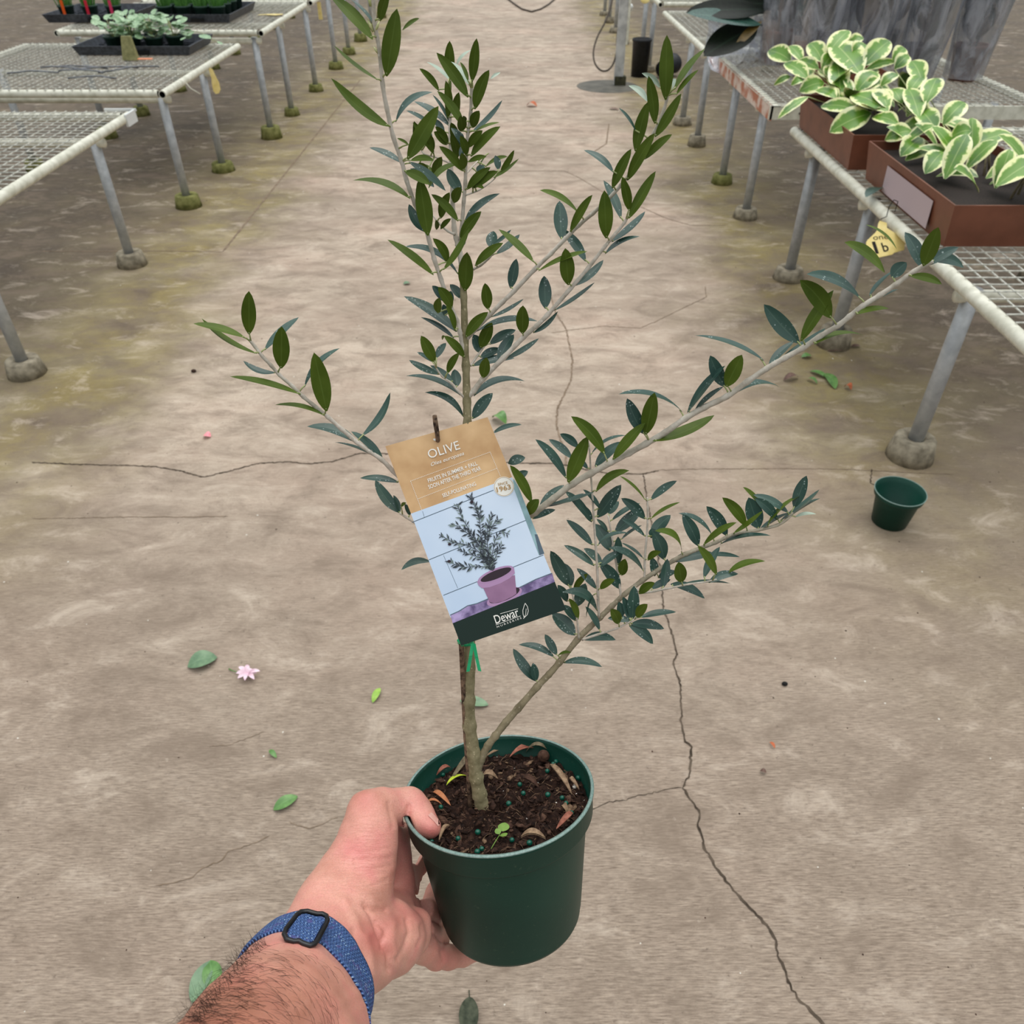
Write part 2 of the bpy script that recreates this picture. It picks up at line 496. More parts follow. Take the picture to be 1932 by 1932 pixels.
def bench(label, xa, xb, y0, y1, z, legs, foot='moss', channel=False, mesh_n=None, rail_r=.021, wires=True, holes=True, legs_b=True, leg_r=.024):
    """xa = aisle side, xb = far side."""
    sg = 1 if xb > xa else -1
    t = empty('greenhouse_bench', ((xa + xb) / 2, (y0 + y1) / 2, 0), label, 'bench', 'greenhouse benches')
    zr = z - rail_r
    def rail(a, c, nm='rail', r=rail_r, mt=M_RAIL):
        b = MB(); b.tube([a, Vector(a).lerp(Vector(c), .5), c], r, 12, 0, cap=False)
        d = (Vector(c) - Vector(a)).normalized()
        for e, s_ in ((a, -1), (c, 1)):      # open pipe ends
            b.lathe([(r, 0), (r * .8, .0005)], Vector(e), d * s_, 12, 0); b.lathe([(r * .8, .0005), (r * .8, -.05), (0, -.05)], Vector(e), d * s_, 12, 1)
        o = b.build(nm, [mt, M_BLKH], t)
        return o
    if channel:
        b = MB(); b.box(((xa + .012 * sg), (y0 + y1) / 2, z - .035), .012, y1 - y0, .07); b.box((xa + .03 * sg, (y0 + y1) / 2, z - .002), .05, y1 - y0, .004, mi=1)
        b.build('rusty_edge', [M_RUST, M_RAIL], t, smooth=False)
        b = MB(); b.box(((xa + xb) / 2, y0 + .006, z - .032), abs(xb - xa), .012, .064)
        b.build('end_channel', M_RAIL, t, smooth=False)
        b = MB()
        for k in (.09, .16): b.lathe([(.006, 0), (.006, .004), (0, .004)], (xa + k * sg, y0 - .001, z - .034), Vector((0, -1, 0)), 10)
        b.build('bolt_hole', M_BLKH, t)
    else:
        rail((xa, y0, zr), (xa, y1, zr)); rail((xa + .03 * sg, y0 + rail_r, zr), (xb, y0 + rail_r, zr)); rail((xa + .03 * sg, y1 - rail_r, zr), (xb, y1 - rail_r, zr))
    rail((xb, y0, zr), (xb, y1, zr))
    if wires:
        b = MB(); sp = .05; zz = z + .001
        nx_ = int(abs(xb - xa) / sp); ny_ = int((y1 - y0) / sp)
        for i in range(1, nx_): 
            x = xa + (xb - xa) * i / nx_
            b.box((x, (y0 + y1) / 2, zz), .0045, y1 - y0, .003)
        for i in range(1, ny_): 
            y = y0 + (y1 - y0) * i / ny_
            b.box(((xa + xb) / 2, y, zz + .003), abs(xb - xa), .0045, .003)
        b.build('wire_mesh', M_WIRE, t, smooth=False)
    for i, y in enumerate(legs):
        for s_, x in enumerate(((xa + .07 * sg), (xb - .12 * sg)) if legs_b else ((xa + .07 * sg),)):
            b = MB(); b.tube([(x, y, .01), (x, y, .3), (x, y, zr - .03)], leg_r, 14)
            lg = b.build('leg', M_GALV, t)
            hgt = frng.uniform(.055, .085); rr = frng.uniform(.062, .078)
            b = MB(); b.lathe([(0, 0), (rr * 1.08, 0), (rr, hgt * .5), (rr * .92, hgt * .92), (rr * .84, hgt), (leg_r * 1.15, hgt * .97), (leg_r, hgt * .9)], (x, y, 0), n=18)
            g = b.build('footing', M_FOOTG if (foot == 'moss' or (foot == 'mix' and i == 1)) else M_FOOT, lg)
        b = MB(); b.tube([(xa + .02 * sg, y, z - .075), (xb - .1 * sg, y, z - .075)], .02, 12); b.build('crossbar', M_RAIL, t)
    return t
# left row (aisle edge at x = -1.95), right row (aisle edge at x = 1.35)
bench('nearest bench on the left, mostly bare, ending beside a white corner plate', -1.95, -3.4, 2.6, 4.37, .68, (2.9, 4.07), 'grey')
bench('left bench carrying the black tray of round-leaved seedlings', -1.95, -3.45, 4.86, 6.42, .68, (5.01, 5.77), 'moss')
bench('left bench carrying the black tray of feathery green pots', -1.82, -3.3, 6.60, 8.16, .735, (6.65, 7.39), 'moss')
bench('fourth bench back on the left, behind the feathery green tray', -1.80, -3.3, 8.30, 9.75, .735, (8.35, 9.45), 'moss')
bench('fifth bench back on the left, seen only by its legs', -1.80, -3.3, 10.0, 11.6, .735, (10.3, 11.2), 'moss', wires=False)
bench('sixth bench back on the left, farthest legs behind the tall stem', -1.80, -3.3, 11.9, 13.5, .735, (12.2, 13.2), 'moss', wires=False)
bench('nearest bench on the right holding the brown planters', 1.35, 2.8, 1.75, 4.06, .68, (2.3, 3.16, 3.89), 'grey', leg_r=.026)
bench('right bench with a rusty orange edge', 1.34, 2.8, 4.48, 6.12, .68, (4.81, 5.49), 'mix', channel=True)
bench('right bench with a pale pipe edge just beyond the plastic sleeve', 1.34, 2.8, 6.22, 8.10, .68, (6.42, 7.07), 'grey')
bench('right bench beside the black bucket', 1.36, 2.8, 8.50, 10.1, .70, (9.3, 9.9), 'grey')
bench('far right bench beyond the bucket', 1.28, 2.8, 10.6, 12.2, .70, (11.0, 11.9), 'grey', wires=False)
bench('farthest right bench at the top of the picture', 1.28, 2.8, 12.4, 14.2, .70, (12.73, 13.46), 'grey', wires=False)
wp = MB(); wp.box((-1.93, 4.34, .655), .012, .12, .055); wp.box((-2.0, 4.40, .68), .16, .012, .012)
tag(wp.build('corner_plate', flat('plate_white', 214, 216, 214), own=True, smooth=False), 'white metal plate on the corner of the nearest left bench', 'metal plate')

# steel post with hose
po = empty('steel_post', (1.04, 8.62, 0), 'tall pale square post standing in the aisle with a hose looped on it', 'post')
b = MB(); b.box((1.04, 8.62, 1.3), .085, .05, 2.6); b.box((1.09, 8.62, 1.0), .02, .07, 1.3, mi=1); b.build('post_column', [mat_noise('post_grey', S(160, 160, 158), S(196, 196, 192), 14, .5), M_RAIL], po, smooth=False)
b = MB(); b.box((1.055, 8.62, .04), .11, .09, .08); b.build('post_base', mat_noise('base_dark', S(40, 40, 26), S(70, 68, 46), 30, .9), po, smooth=False)
fa = MB(); fa.tube([Pd(1178, 22, 7.6), Pd(1184, 20, 7.55), Pd(1190, 14, 7.52)], [.03, .03, .024], 10); fa.ball(Pd(1189, 13, 7.5), .028, 12)
tag(fa.build('tap', flat('tap_white', 232, 234, 232, .25), own=True), 'shiny white tap fixed to the tall post', 'tap')
M_HOSE = mat_noise('hose_dark', S(52, 44, 36), S(82, 70, 58), 30, .7)
hs = MB()
hp = [(1160, -40, 7.75), (1157, -10, 7.75), (1150, 20, 7.72), (1140, 45, 7.68), (1127, 70, 7.64), (1120, 95, 7.6), (1121, 115, 7.58), (1128, 128, 7.56), (1138, 134, 7.55), (1149, 131, 7.55), (1158, 118, 7.55), (1163, 98, 7.55), (1164, 75, 7.54), (1166, 55, 7.53), (1173, 40, 7.52), (1182, 26, 7.5)]
hv = [Pd(*p) for p in hp]; sm_ = []
for i in range(len(hv) - 1):
    p0, p1, p2, p3 = hv[max(i - 1, 0)], hv[i], hv[i + 1], hv[min(i + 2, len(hv) - 1)]
    for k in range(5):
        t = k / 5; sm_.append(.5 * ((2 * p1) + (p2 - p0) * t + (2 * p0 - 5 * p1 + 4 * p2 - p3) * t * t + (3 * p1 - p0 - 3 * p2 + p3) * t ** 3))
hs.tube(sm_, .0085, 8)
tag(hs.build('hose', M_HOSE, own=True), 'thin dark hose hanging in a long loop in front of the tall post', 'hose')
hs = MB(); hs.tube([G(x, y, .012) for x, y in [(945, -14), (957, -3), (970, 7), (985, 17), (1003, 22), (1020, 17), (1035, 8), (1048, -3), (1060, -16)]], .012, 8)
tag(hs.build('hose', M_HOSE, own=True), 'dark hose curving on the far floor of the aisle', 'hose')
mh = MB(); c_ = G(1146, 163); mh.lathe([(0, .004), (.29, .004), (.30, .001), (.30, 0)], c_, n=40)
tag(mh.build('floor_cover', mat_noise('cover_grey', S(78, 76, 68), S(104, 100, 90), 8, .7, .4), own=True), 'round dark grey drain cover in the floor by the tall post', 'drain cover')
M_BLK = mat_noise('black_plastic', S(17, 18, 22), S(30, 32, 38), 40, .5, .4)
bk = empty('black_bucket', (1.30, 9.05, 0), 'tall black bucket standing under the right bench past the tall post', 'bucket')
bu_ = MB(); bu_.lathe([(0, .0), (.082, 0), (.092, .31), (.098, .315), (.098, .335), (.089, .335), (.078, .01), (0, .01)], (1.30, 9.05, .0), n=28); bu_.build('bucket_body', M_BLK, bk)
bu_ = MB(); bu_.lathe([(0, -.12), (.075, -.12), (.088, .10), (.094, .12), (.084, .12), (.07, -.10), (0, -.10)], (1.58, 9.02, .095), Vector((.6, .8, .1)), 24)
tag(bu_.build('black_pot', M_BLK, own=True), 'black nursery pot lying on its side behind the bucket', 'pot')

# ------------------------------------------------------------ trays and plants on the left benches
M_TRAY = mat_noise('tray_black', S(52, 54, 60), S(76, 80, 88), 50, .5, .4)
M_GPOT = mat_noise('small_pot_green', S(18, 46, 34), S(30, 62, 46), 50, .45, .4)
def tray(name, label, x0, x1, y0, y1, z, h=.055):
    t = empty(name, ((x0 + x1) / 2, (y0 + y1) / 2, z), label, 'tray')
    b = MB(); e = .025
    o = [(x0 + e, y0 + e), (x1 - e, y0 + e), (x1 - e, y1 - e), (x0 + e, y1 - e)]; q = [(x0, y0), (x1, y0), (x1, y1), (x0, y1)]
    vs = [(x, y, z) for x, y in o] + [(x, y, z + h) for x, y in q] + [(x + (.008 if x == x0 else -.008), y + (.008 if y == y0 else -.008), z + h) for x, y in q] + [(x, y, z + .006) for x, y in o]
    fs = [(3, 2, 1, 0)]
    for k in range(4):
        j = (k + 1) % 4
        fs += [(k, j, 4 + j, 4 + k), (4 + k, 4 + j, 8 + j, 8 + k), (8 + k, 8 + j, 12 + j, 12 + k)]
    fs.append((12, 13, 14, 15)); b.add(vs, fs)
    b.build('tray_body', M_TRAY, t, smooth=False)
    b = MB()
    for i in range(1, 8): b.box((x0 + (x1 - x0) * i / 8, (y0 + y1) / 2, z + .014), .004, y1 - y0 - .06, .012)
    for i in range(1, 6): b.box(((x0 + x1) / 2, y0 + (y1 - y0) * i / 6, z + .014), x1 - x0 - .06, .004, .012)
    b.build('tray_ribs', M_TRAY, t, smooth=False)
    b = MB(); b.box(((x0 + x1) / 2 + .06, y0 + .004, z + .02), .1, .012, .022); b.build('handle_slot', M_BLKH, t, smooth=False)
    return t
tray('seedling_tray', 'black plastic tray of round-leaved seedlings on the left bench', -2.86, -2.09, 5.85, 6.36, .690)
tray('seedling_tray', 'black plastic tray behind the round-leaved seedlings, filled with feathery green pots', -2.72, -2.10, 6.86, 7.62, .745)
tray('seedling_tray', 'black plastic tray at the top left corner holding pots with coloured tags', -3.5, -2.85, 6.86, 7.5, .745)
def simple_leaf(b, A, B_, wd, nrm, bow=Vector((0, 0, 0)), mi=0, fold=.1, ns=7):
    vs, fs, uv = leaf_geo(A, B_, wd / 2, nrm, bow, fold, ns); b.add(vs, fs, mi, uv)
M_HOY = leaf_mat('pale_round_leaf', S(108, 146, 104), S(168, 196, 154), S(200, 216, 170), .35)
M_FEA = leaf_mat('feathery_green', S(50, 100, 36), S(92, 146, 62), S(110, 150, 80), .5)
prg = random.Random(21)
UPZ = Vector((0, 0, 1))
for i, (x, y) in enumerate([(-2.66, 6.05), (-2.52, 6.00), (-2.38, 6.02), (-2.26, 6.08), (-2.60, 6.22), (-2.44, 6.2)]):
    t = empty('seedling_pot', (x, y, .70), ['pale round-leaved seedling in a green pot at the left of the front tray', 'second round-leaved seedling from the left in the front tray', 'round-leaved seedling in the middle of the front tray', 'round-leaved seedling nearest the right edge of the front tray', 'round-leaved seedling at the back left of the front tray', 'round-leaved seedling at the back right of the front tray'][i], 'seedling', 'round-leaved seedlings in the front tray')
    b = MB(); b.lathe([(0, 0), (.045, 0), (.058, .065), (.062, .066), (.062, .078), (.054, .078), (.05, .06), (0, .06)], (x, y, .70), n=20); b.build('pot', M_GPOT, t)
    b = MB(); sb = MB()
    for k in range(34):
        a = prg.uniform(0, 6.28); r = prg.uniform(.01, .085); hgt = prg.uniform(.085, .19) - r * .3
        c_ = Vector((x + r * math.cos(a), y + r * math.sin(a), .70 + hgt))
        d = Vector((math.cos(a + prg.uniform(-.8, .8)), math.sin(a), prg.uniform(-.1, .5))).normalized()
        simple_leaf(b, c_, c_ + d * prg.uniform(.045, .062), prg.uniform(.040, .052), UPZ + Vector((prg.uniform(-.6, .6), prg.uniform(-.9, .2), 0)), fold=.15)
        if k % 3 == 0: sb.tube([(x, y, .765), (x + r * .5 * math.cos(a), y + r * .5 * math.sin(a), .70 + hgt * .8), c_], .0018, 5)
    tag(b.build('foliage', M_HOY, t), kind='stuff'); sb.build('stems', M_PET, t)
# trailing sprig toward the tray corner
sgp = empty('trailing_sprig', G(340, 70, .77), 'trailing sprig with a darker leaf hanging over the front tray corner', 'sprig')
b = MB(); b.tube([G(350, 55, .80), G(380, 62, .79), G(400, 75, .76), G(417, 82, .70)], .002, 5); b.build('stem', M_PET, sgp)
b = MB()
for (x, y, tx, ty, w_) in [(352, 66, 340, 60, .03), (356, 68, 366, 58, .028), (350, 70, 341, 76, .026), (376, 66, 398, 73, .05), (410, 78, 420, 84, .02)]:
    simple_leaf(b, G(x, y, .79), G(tx, ty, .79), w_, Vector((0, -.4, 1)))
b.build('foliage', M_HOY, sgp)
k = 0
for ri, yy in enumerate((6.98, 7.14, 7.3, 7.46)):
    for ci, xx in enumerate((-2.62, -2.48, -2.34, -2.22)):
        t = empty('feathery_pot', (xx, yy, .755), 'feathery green pot, ' + ['leftmost', 'second from left', 'third from left', 'rightmost'][ci] + ' in the ' + ['front', 'second', 'third', 'rear'][ri] + ' row of the second tray', 'seedling', 'feathery seedlings in the second tray')
        b = MB(); b.lathe([(0, 0), (.045, 0), (.056, .075), (.060, .076), (.060, .088), (.052, .088), (.05, .07), (0, .07)], (xx, yy, .755), n=18); b.build('pot', M_GPOT, t)
        b = MB()
        for q in range(60):
            a = prg.uniform(0, 6.28); r = prg.uniform(0, .05)
            c_ = Vector((xx + r * math.cos(a), yy + r * math.sin(a), .82)); L = prg.uniform(.06, .14)
            simple_leaf(b, c_, c_ + Vector((math.cos(a) * .25 * L, math.sin(a) * .25 * L, L)), .007, Vector((prg.uniform(-1, 1), -1, .3)), ns=4)
        tag(b.build('foliage', M_FEA, t), kind='stuff')
M_TAGS = [flat('tag_orange', 232, 92, 30), flat('tag_red', 206, 40, 62), flat('tag_pink', 214, 58, 96)]
for i, (x, y, c_) in enumerate([(-3.38, 7.02, 0), (-3.2, 7.02, 1), (-3.02, 7.02, 2)]):
    t = empty('feathery_pot', (x, y, .755), ['feathery pot with the orange tag', 'feathery pot with the red tag', 'feathery pot with the pink-red tag'][i] + ' at the top left corner', 'seedling', 'tagged pots at the top left')
    b = MB(); b.lathe([(0, 0), (.045, 0), (.056, .075), (.060, .076), (.060, .088), (.052, .088), (.05, .07), (0, .07)], (x, y, .755), n=18); b.build('pot', M_GPOT, t)
    b = MB()
    for q in range(50):
        a = prg.uniform(0, 6.28); r = prg.uniform(0, .05); v0 = Vector((x + r * math.cos(a), y + r * math.sin(a), .82)); L = prg.uniform(.06, .13)
        simple_leaf(b, v0, v0 + Vector((math.cos(a) * .3 * L, math.sin(a) * .3 * L, L)), .008, Vector((prg.uniform(-1, 1), -1, .3)), ns=4)
    tag(b.build('foliage', M_FEA, t), kind='stuff')
    b = MB(); b.box((x + .01, y - .068, .835), .022, .0015, .09)
    tag(b.build('plant_marker', M_TAGS[c_], own=True, smooth=False), ['orange', 'red', 'pink-red'][i] + ' plastic plant marker on a pot at the top left corner', 'plant marker', 'coloured plant markers')
M_YT = mat_noise('yellow_tag', S(224, 200, 120), S(240, 220, 150), 30, .5)
M_INK = flat('ink_black', 30, 26, 22)
# hanging yellow tag, left
yt = MB(); ctr_ = Vector(G(404, 152, .60)); 
top = G(395, 128, .655); top.x = -1.935
cz = [(0, 0), (.012, -.01), (.022, -.06), (.030, -.09), (.030, -.13), (.018, -.15), (.002, -.15), (-.006, -.13), (-.006, -.09), (-.002, -.06), (-.006, -.01)]
yt.add([top + Vector((0.01 + a, .03 * a / .03, b_)) for a, b_ in cz] + [top + Vector((0.01 + a, .03 * a / .03 + .003, b_)) for a, b_ in cz], [tuple(range(11)), tuple(range(21, 10, -1))] + [(k, 11 + k, 11 + (k + 1) % 11, (k + 1) % 11) for k in range(11)])
tag(yt.build('bench_tag', M_YT, own=True, smooth=False), 'narrow yellow number tag hanging from the left bench rail', 'bench tag')
yt = MB(); p_ = G(508, 27, .75)
yt.add([p_ + Vector(q) for q in [(-.09, -.04, 0), (-.03, -.02, 0), (.06, -.05, 0), (.11, -.01, 0), (.1, .03, 0), (0, .03, 0), (-.07, .0, 0)]], [tuple(range(7))])
yt.add([p_ + Vector(q) - Vector((0, 0, .003)) for q in [(-.09, -.04, 0), (-.03, -.02, 0), (.06, -.05, 0), (.11, -.01, 0), (.1, .03, 0), (0, .03, 0), (-.07, .0, 0)]], [tuple(range(6, -1, -1))])
tag(yt.build('bench_tag', M_YT, own=True, smooth=False), 'yellow tag lying on the mesh of the bench with the feathery tray', 'bench tag')
yt = MB(); p_ = Vector(G(606, 6, .68)); p_.x = -1.79
yt.box(p_ + Vector((0, 0, -.06)), .035, .004, .14)
tag(yt.build('bench_tag', M_YT, own=True, smooth=False), 'yellow tag hanging at the top edge beside a bench leg on the left', 'bench tag')
yt = MB(); q0 = Pd(1217, -2, 7.4); yt.lathe([(0, 0), (.045, 0), (.045, .004), (0, .004)], q0, -FV, 20)
tag(yt.build('bench_tag', M_YT, own=True), 'yellow tag at the top edge to the right of the tall post', 'bench tag')
# wires and hangers lying on the left bench
M_WH2 = mat_noise('hanger_dark', S(86, 88, 92), S(132, 134, 138), 40, .5)
wr = random.Random(9)
for i in range(7):
    x0 = -3.0 + .09 * i; y0 = 5.15 + wr.uniform(-.1, .35); a = wr.uniform(-.3, .8); L = wr.uniform(.25, .45)
    pts = [Vector((x0 + math.cos(a) * L * t + .03 * math.sin(t * 7 + i), y0 + math.sin(a) * L * t * .8, .694 + .012 * math.sin(3.1 * t))) for t in (0, .2, .4, .6, .8, 1)]
    b = MB(); b.tube(pts, .005, 6); tag(b.build('pot_hanger', M_WH2, own=True), 'grey wire pot hanger lying loose on the mesh of the left bench', 'pot hanger', 'loose pot hangers on the left bench')
b = MB(); b.box(G(274, 111, .70), .09, .03, .004); tag(b.build('paper_label', flat('label_coral', 236, 150, 112), own=True, smooth=False), 'small coral label among the hangers on the left bench', 'label')
b = MB(); bp = G(246, 114, .69); b.add([bp + Vector(q) for q in [(-.05, 0, 0), (.05, 0, 0), (.03, .02, .13), (-.03, .02, .13), (-.05, .03, 0), (.05, .03, 0), (.03, .04, .13), (-.03, .04, .13)]], [(0, 1, 2, 3), (5, 4, 7, 6), (0, 3, 7, 4), (1, 5, 6, 2), (3, 2, 6, 7), (0, 4, 5, 1)])
tag(b.build('wedge_block', mat_noise('wedge_khaki', S(120, 118, 76), S(150, 146, 100), 40, .8), own=True, smooth=False), 'khaki wedge-shaped block on the left bench in front of the tray', 'block')
b = MB(); tw = G(348, 156, .655); tw.x = -1.93; b.tube([tw, tw + Vector((.02, 0, -.03)), tw + Vector((.07, 0, -.06))], .003, 6)
tag(b.build('wire_tie', M_RAIL, own=True), 'white wire end hanging from the left bench rail', 'wire')

# ------------------------------------------------------------ right bench: planters, variegated plants, tag
m = NT('brown_planter')
f = m.noise(m.mapn('Object'), 12, 3)
m.col(m.ramp(f, [(.3, S(104, 60, 42)), (.7, S(124, 74, 54))])); m.rough(.45, .4)
M_PLB = m.mat
M_PEAT = mat_noise('peat', S(24, 18, 15), S(52, 40, 32), 200, .9)
def planter(label, x0, x1, y0, y1, z, h, fx=.0):
    t = empty('brown_planter', ((x0 + x1) / 2, (y0 + y1) / 2, z), label, 'planter')
    b = MB(); w_ = .006; tp_ = .018
    vs = []
    for (zz, o) in ((z, 0), (z + h, -tp_), (z + h, -tp_ + w_), (z + .01, w_)):
        vs += [(x0 + o, y0 + o, zz), (x1 - o, y0 + o, zz), (x1 - o, y1 - o, zz), (x0 + o, y1 - o, zz)]
    fs = [(3, 2, 1, 0), (12, 13, 14, 15)]
    for l_ in range(3):
        for k in range(4): fs.append((4 * l_ + k, 4 * l_ + (k + 1) % 4, 4 * l_ + 4 + (k + 1) % 4, 4 * l_ + 4 + k))
    b.add(vs, fs); b.build('planter_body', M_PLB, t, smooth=False)
    b = MB(); o = -tp_ + w_ + .002; b.add([(x0 + o, y0 + o, z + h - .03), (x1 - o, y0 + o, z + h - .03), (x1 - o, y1 - o, z + h - .03), (x0 + o, y1 - o, z + h - .03)], [(0, 1, 2, 3)]); b.build('soil', M_PEAT, t)
    return t
pl1 = planter('long brown planter of variegated plants at the far end of the right bench', 1.36, 1.78, 3.34, 4.03, .685, .135)
pl2 = planter('brown planter with a pale paper label at the right edge', 1.39, 1.82, 2.5, 3.22, .685, .135)
b = MB(); b.add([(1.376, 2.62, .70), (1.376, 3.02, .70), (1.372, 3.02, .79), (1.372, 2.62, .79)], [(0, 1, 2, 3)]); b.build('paper_label', flat('label_mauve', 186, 168, 172), pl2, smooth=False)
pl3 = planter('small brown planter on the rusty-edged bench behind the variegated leaves', 1.62, 1.95, 4.60, 4.90, .69, .12)
m = NT('variegated_leaf')
uvm = m.mapn('UV'); s_ = m.n('ShaderNodeSeparateXYZ'); m.l(uvm, s_.inputs[0])
d = m.math('ABSOLUTE', m.math('SUBTRACT', s_.outputs['X'], .5))
e = m.math('ADD', d, m.math('MULTIPLY', m.math('SUBTRACT', m.noise(m.mapn('Object'), 32, 3, .6), .5), .55))
c = m.ramp(e, [(.27, S(98, 142, 40)), (.32, S(128, 166, 66)), (.36, S(226, 228, 158)), (.6, S(236, 234, 184))])
c = m.mix(m.ramp(m.noise(m.mapn('Object'), 14, 2), [(.48, BW(0)), (.62, BW(.5))]), c, m.ramp(e, [(.30, S(72, 104, 72)), (.34, S(96, 130, 96)), (.36, S(226, 228, 190)), (.6, S(236, 236, 206))]))
c = m.mix(m.ramp(d, [(.0, BW(.6)), (.03, BW(0))]), c, S(190, 204, 130))
m.col(c); m.rough(.35, .5)
M_VAR = m.mat
def vdepth(x, y): return 3.12 + (253 - y) * .0026 + (1613 - x) * .0018
V1 = [(400,885,90,745,190),(560,890,380,680,130),(860,900,680,640,190),(930,780,1225,460,190),(1410,1080,1030,640,330),(1210,660,1440,560,140),(1300,800,1470,650,180),(1450,950,1810,610,240),(640,1140,330,920,180),(800,1000,500,900,130),
 (600,1150,410,1230,120),(400,1110,165,1230,75),(880,1200,540,1320,200),(1120,1400,1060,890,225),(850,1010,1010,790,160),(1280,1380,1180,1150,100),(1350,1330,1620,1060,240),(1800,1620,1330,1380,340),(1340,1590,860,1540,170),(650,1400,235,1700,115),
 (1560,1640,990,1900,270),(1460,1280,1700,1190,160),(1640,1300,1790,1550,190),(1480,1010,1900,900,90),(1050,1420,780,1310,170),(950,1300,1080,1420,90),(700,1000,560,1200,150),(1000,1150,820,1010,150),(1200,1100,1330,900,150),(1250,1250,1050,1200,140),
 (900,1120,1000,980,140),(1500,1150,1600,1020,150),(1150,1500,1000,1430,150),(1400,1480,1250,1520,150)]
V2 = [(1950,1800,1600,1700,160),(1700,1250,1932,1080,150),(2050,700,1880,880,150),(2000,1500,1850,1300,180),(2150,1900,1780,2020,220),(2250,1700,2100,1300,220),(2350,1500,2500,1150,220),(2300,2000,2000,2250,220),(2500,1900,2250,1600,220),(2600,1800,2900,1500,220),(2300,1200,2150,900,200),(2600,2200,2350,2500,220),(2100,1350,2300,1100,180),(2700,2000,3000,1900,220),(1900,1000,2100,820,160)]
for nm, lst, pl_ in (('first', V1, pl1), ('second', V2, pl2)):
    t = empty('variegated_plant', (pl_.location[0], pl_.location[1], .79), {'first': 'bushy plant with cream-edged green leaves in the long brown planter', 'second': 'cream-edged leafy plant in the labelled planter at the right edge'}[nm], 'plant')
    for j, (bx, by, tx, ty, w_) in enumerate(lst):
        p = KV(bx, by); q = KV(tx, ty); dp = vdepth(*p); jt = prg.uniform(-.03, .03)
        if j > 25: jt += .06
        A = Pd(p[0], p[1], dp + jt); B_ = Pd(q[0], q[1], vdepth(*q) + jt + prg.uniform(-.02, .02)); wd = w_ * .13043 * dp / FPX
        vd = (A - C0).normalized(); sgn = prg.uniform(-.5, .5)
        pr = vd.cross((B_ - A).normalized()); nn = (-vd + Vector((0, 0, .7)) + pr * sgn)
        b = MB(); vs, fs, uv = leaf_geo(A, A + (B_ - A) * 1.06, wd * .68, nn, -vd * .02 + Vector((0, 0, .01)), .22, 12)
        b.add(vs, fs, 0, uv); b.tube([A, A.lerp(Vector((pl_.location[0], pl_.location[1], .79)), .35)], .0022, 5, 1)
        b.build('leaf', [M_VAR, M_PET], t)
    for j in range(26 if nm == 'second' else 16):
        A = Vector((pl_.location[0] + prg.uniform(-.19, .19), pl_.location[1] + prg.uniform(-.33, .33), .80 + prg.uniform(0, .05)))
        aa = prg.uniform(0, 6.28); d_ = Vector((math.cos(aa) * .8, math.sin(aa) * .8, prg.uniform(.1, 1))).normalized(); Lf = prg.uniform(.11, .19)
        b = MB(); vs, fs, uv = leaf_geo(A, A + d_ * Lf, Lf * .24, Vector((-.3 * math.cos(aa) * d_.z, -.4, 1)), Vector((0, 0, .015)), .2, 10)
        b.add(vs, fs, 0, uv); b.build('leaf', M_VAR, t)
    for j in range(8):
        b = MB()
        o = Vector((pl_.location[0] + prg.uniform(-.1, .1), pl_.location[1] + prg.uniform(-.22, .22), .78)); b.tube([o, o + Vector((prg.uniform(-.05, .03), prg.uniform(-.05, .05), .1))], [.005, .003], 6)
        b.build('stem', M_BARKM, t)
# fallen leaf on the rail, wire loop and tag 16
b = MB(); A, B_ = G(1634, 372, .70), G(1662, 354, .70); simple_leaf(b, A, B_, .05, Vector((-.5, -.3, 1)), Vector((0, 0, .012)))
tag(b.build('fallen_leaf', M_LB, own=True), 'dark green leaf lying on the rail of the nearest right bench', 'fallen leaf')
tg = empty('bench_tag', Pd(1664, 455, 2.95), 'yellow number tag reading 16 hanging from the nearest right bench', 'bench tag')
tn = (-FV * .96 + RV * .05 + UV_ * .2).normalized(); t0 = Pd(1664, 455, 2.72)
def tp3(x, y, k=0): return plane_hit(1480 + x * .10973, 380 + y * .10973, t0, tn) + tn * k
out = [(1640, 330), (1760, 370), (1765, 455), (1932, 560), (2080, 700), (2060, 830), (1890, 880), (1860, 910), (1590, 970), (1560, 950), (1410, 830), (1408, 700), (1430, 660), (1560, 540), (1600, 490), (1615, 380)]
b = MB(); fr_ = [tp3(x, y) for x, y in out]; bk2 = [p - tn * .003 for p in fr_]; n = len(out)
b.add(fr_ + bk2, [tuple(range(n)), tuple(range(2 * n - 1, n - 1, -1))] + [(k, n + k, n + (k + 1) % n, (k + 1) % n) for k in range(n)])
b.build('tag_plate', M_YT, tg, smooth=False)
b = MB()
put_text(b, '1', tp3(1568, 905), tp3(1625, 895), .050, tn, bold=.0, lift=.0006); put_text(b, 'b', tp3(1705, 868), tp3(1805, 850), .036, tn, bold=.012, lift=.0006)
put_text(b, 'one', tp3(1530, 665), tp3(1790, 645), .021, tn, bold=.0, lift=.0006)
b.build('tag_lettering', M_INK, tg, smooth=False)
b = MB(); lp_ = [tp3(1650, 310, .002), tp3(1730, 290, .01), tp3(1720, 180, .03), tp3(1780, 90, .04), tp3(1900, 60, .02), tp3(1950, 120, -.02)]
b.tube(lp_, .0016, 6); b.build('tag_wire', M_BLKH, tg)

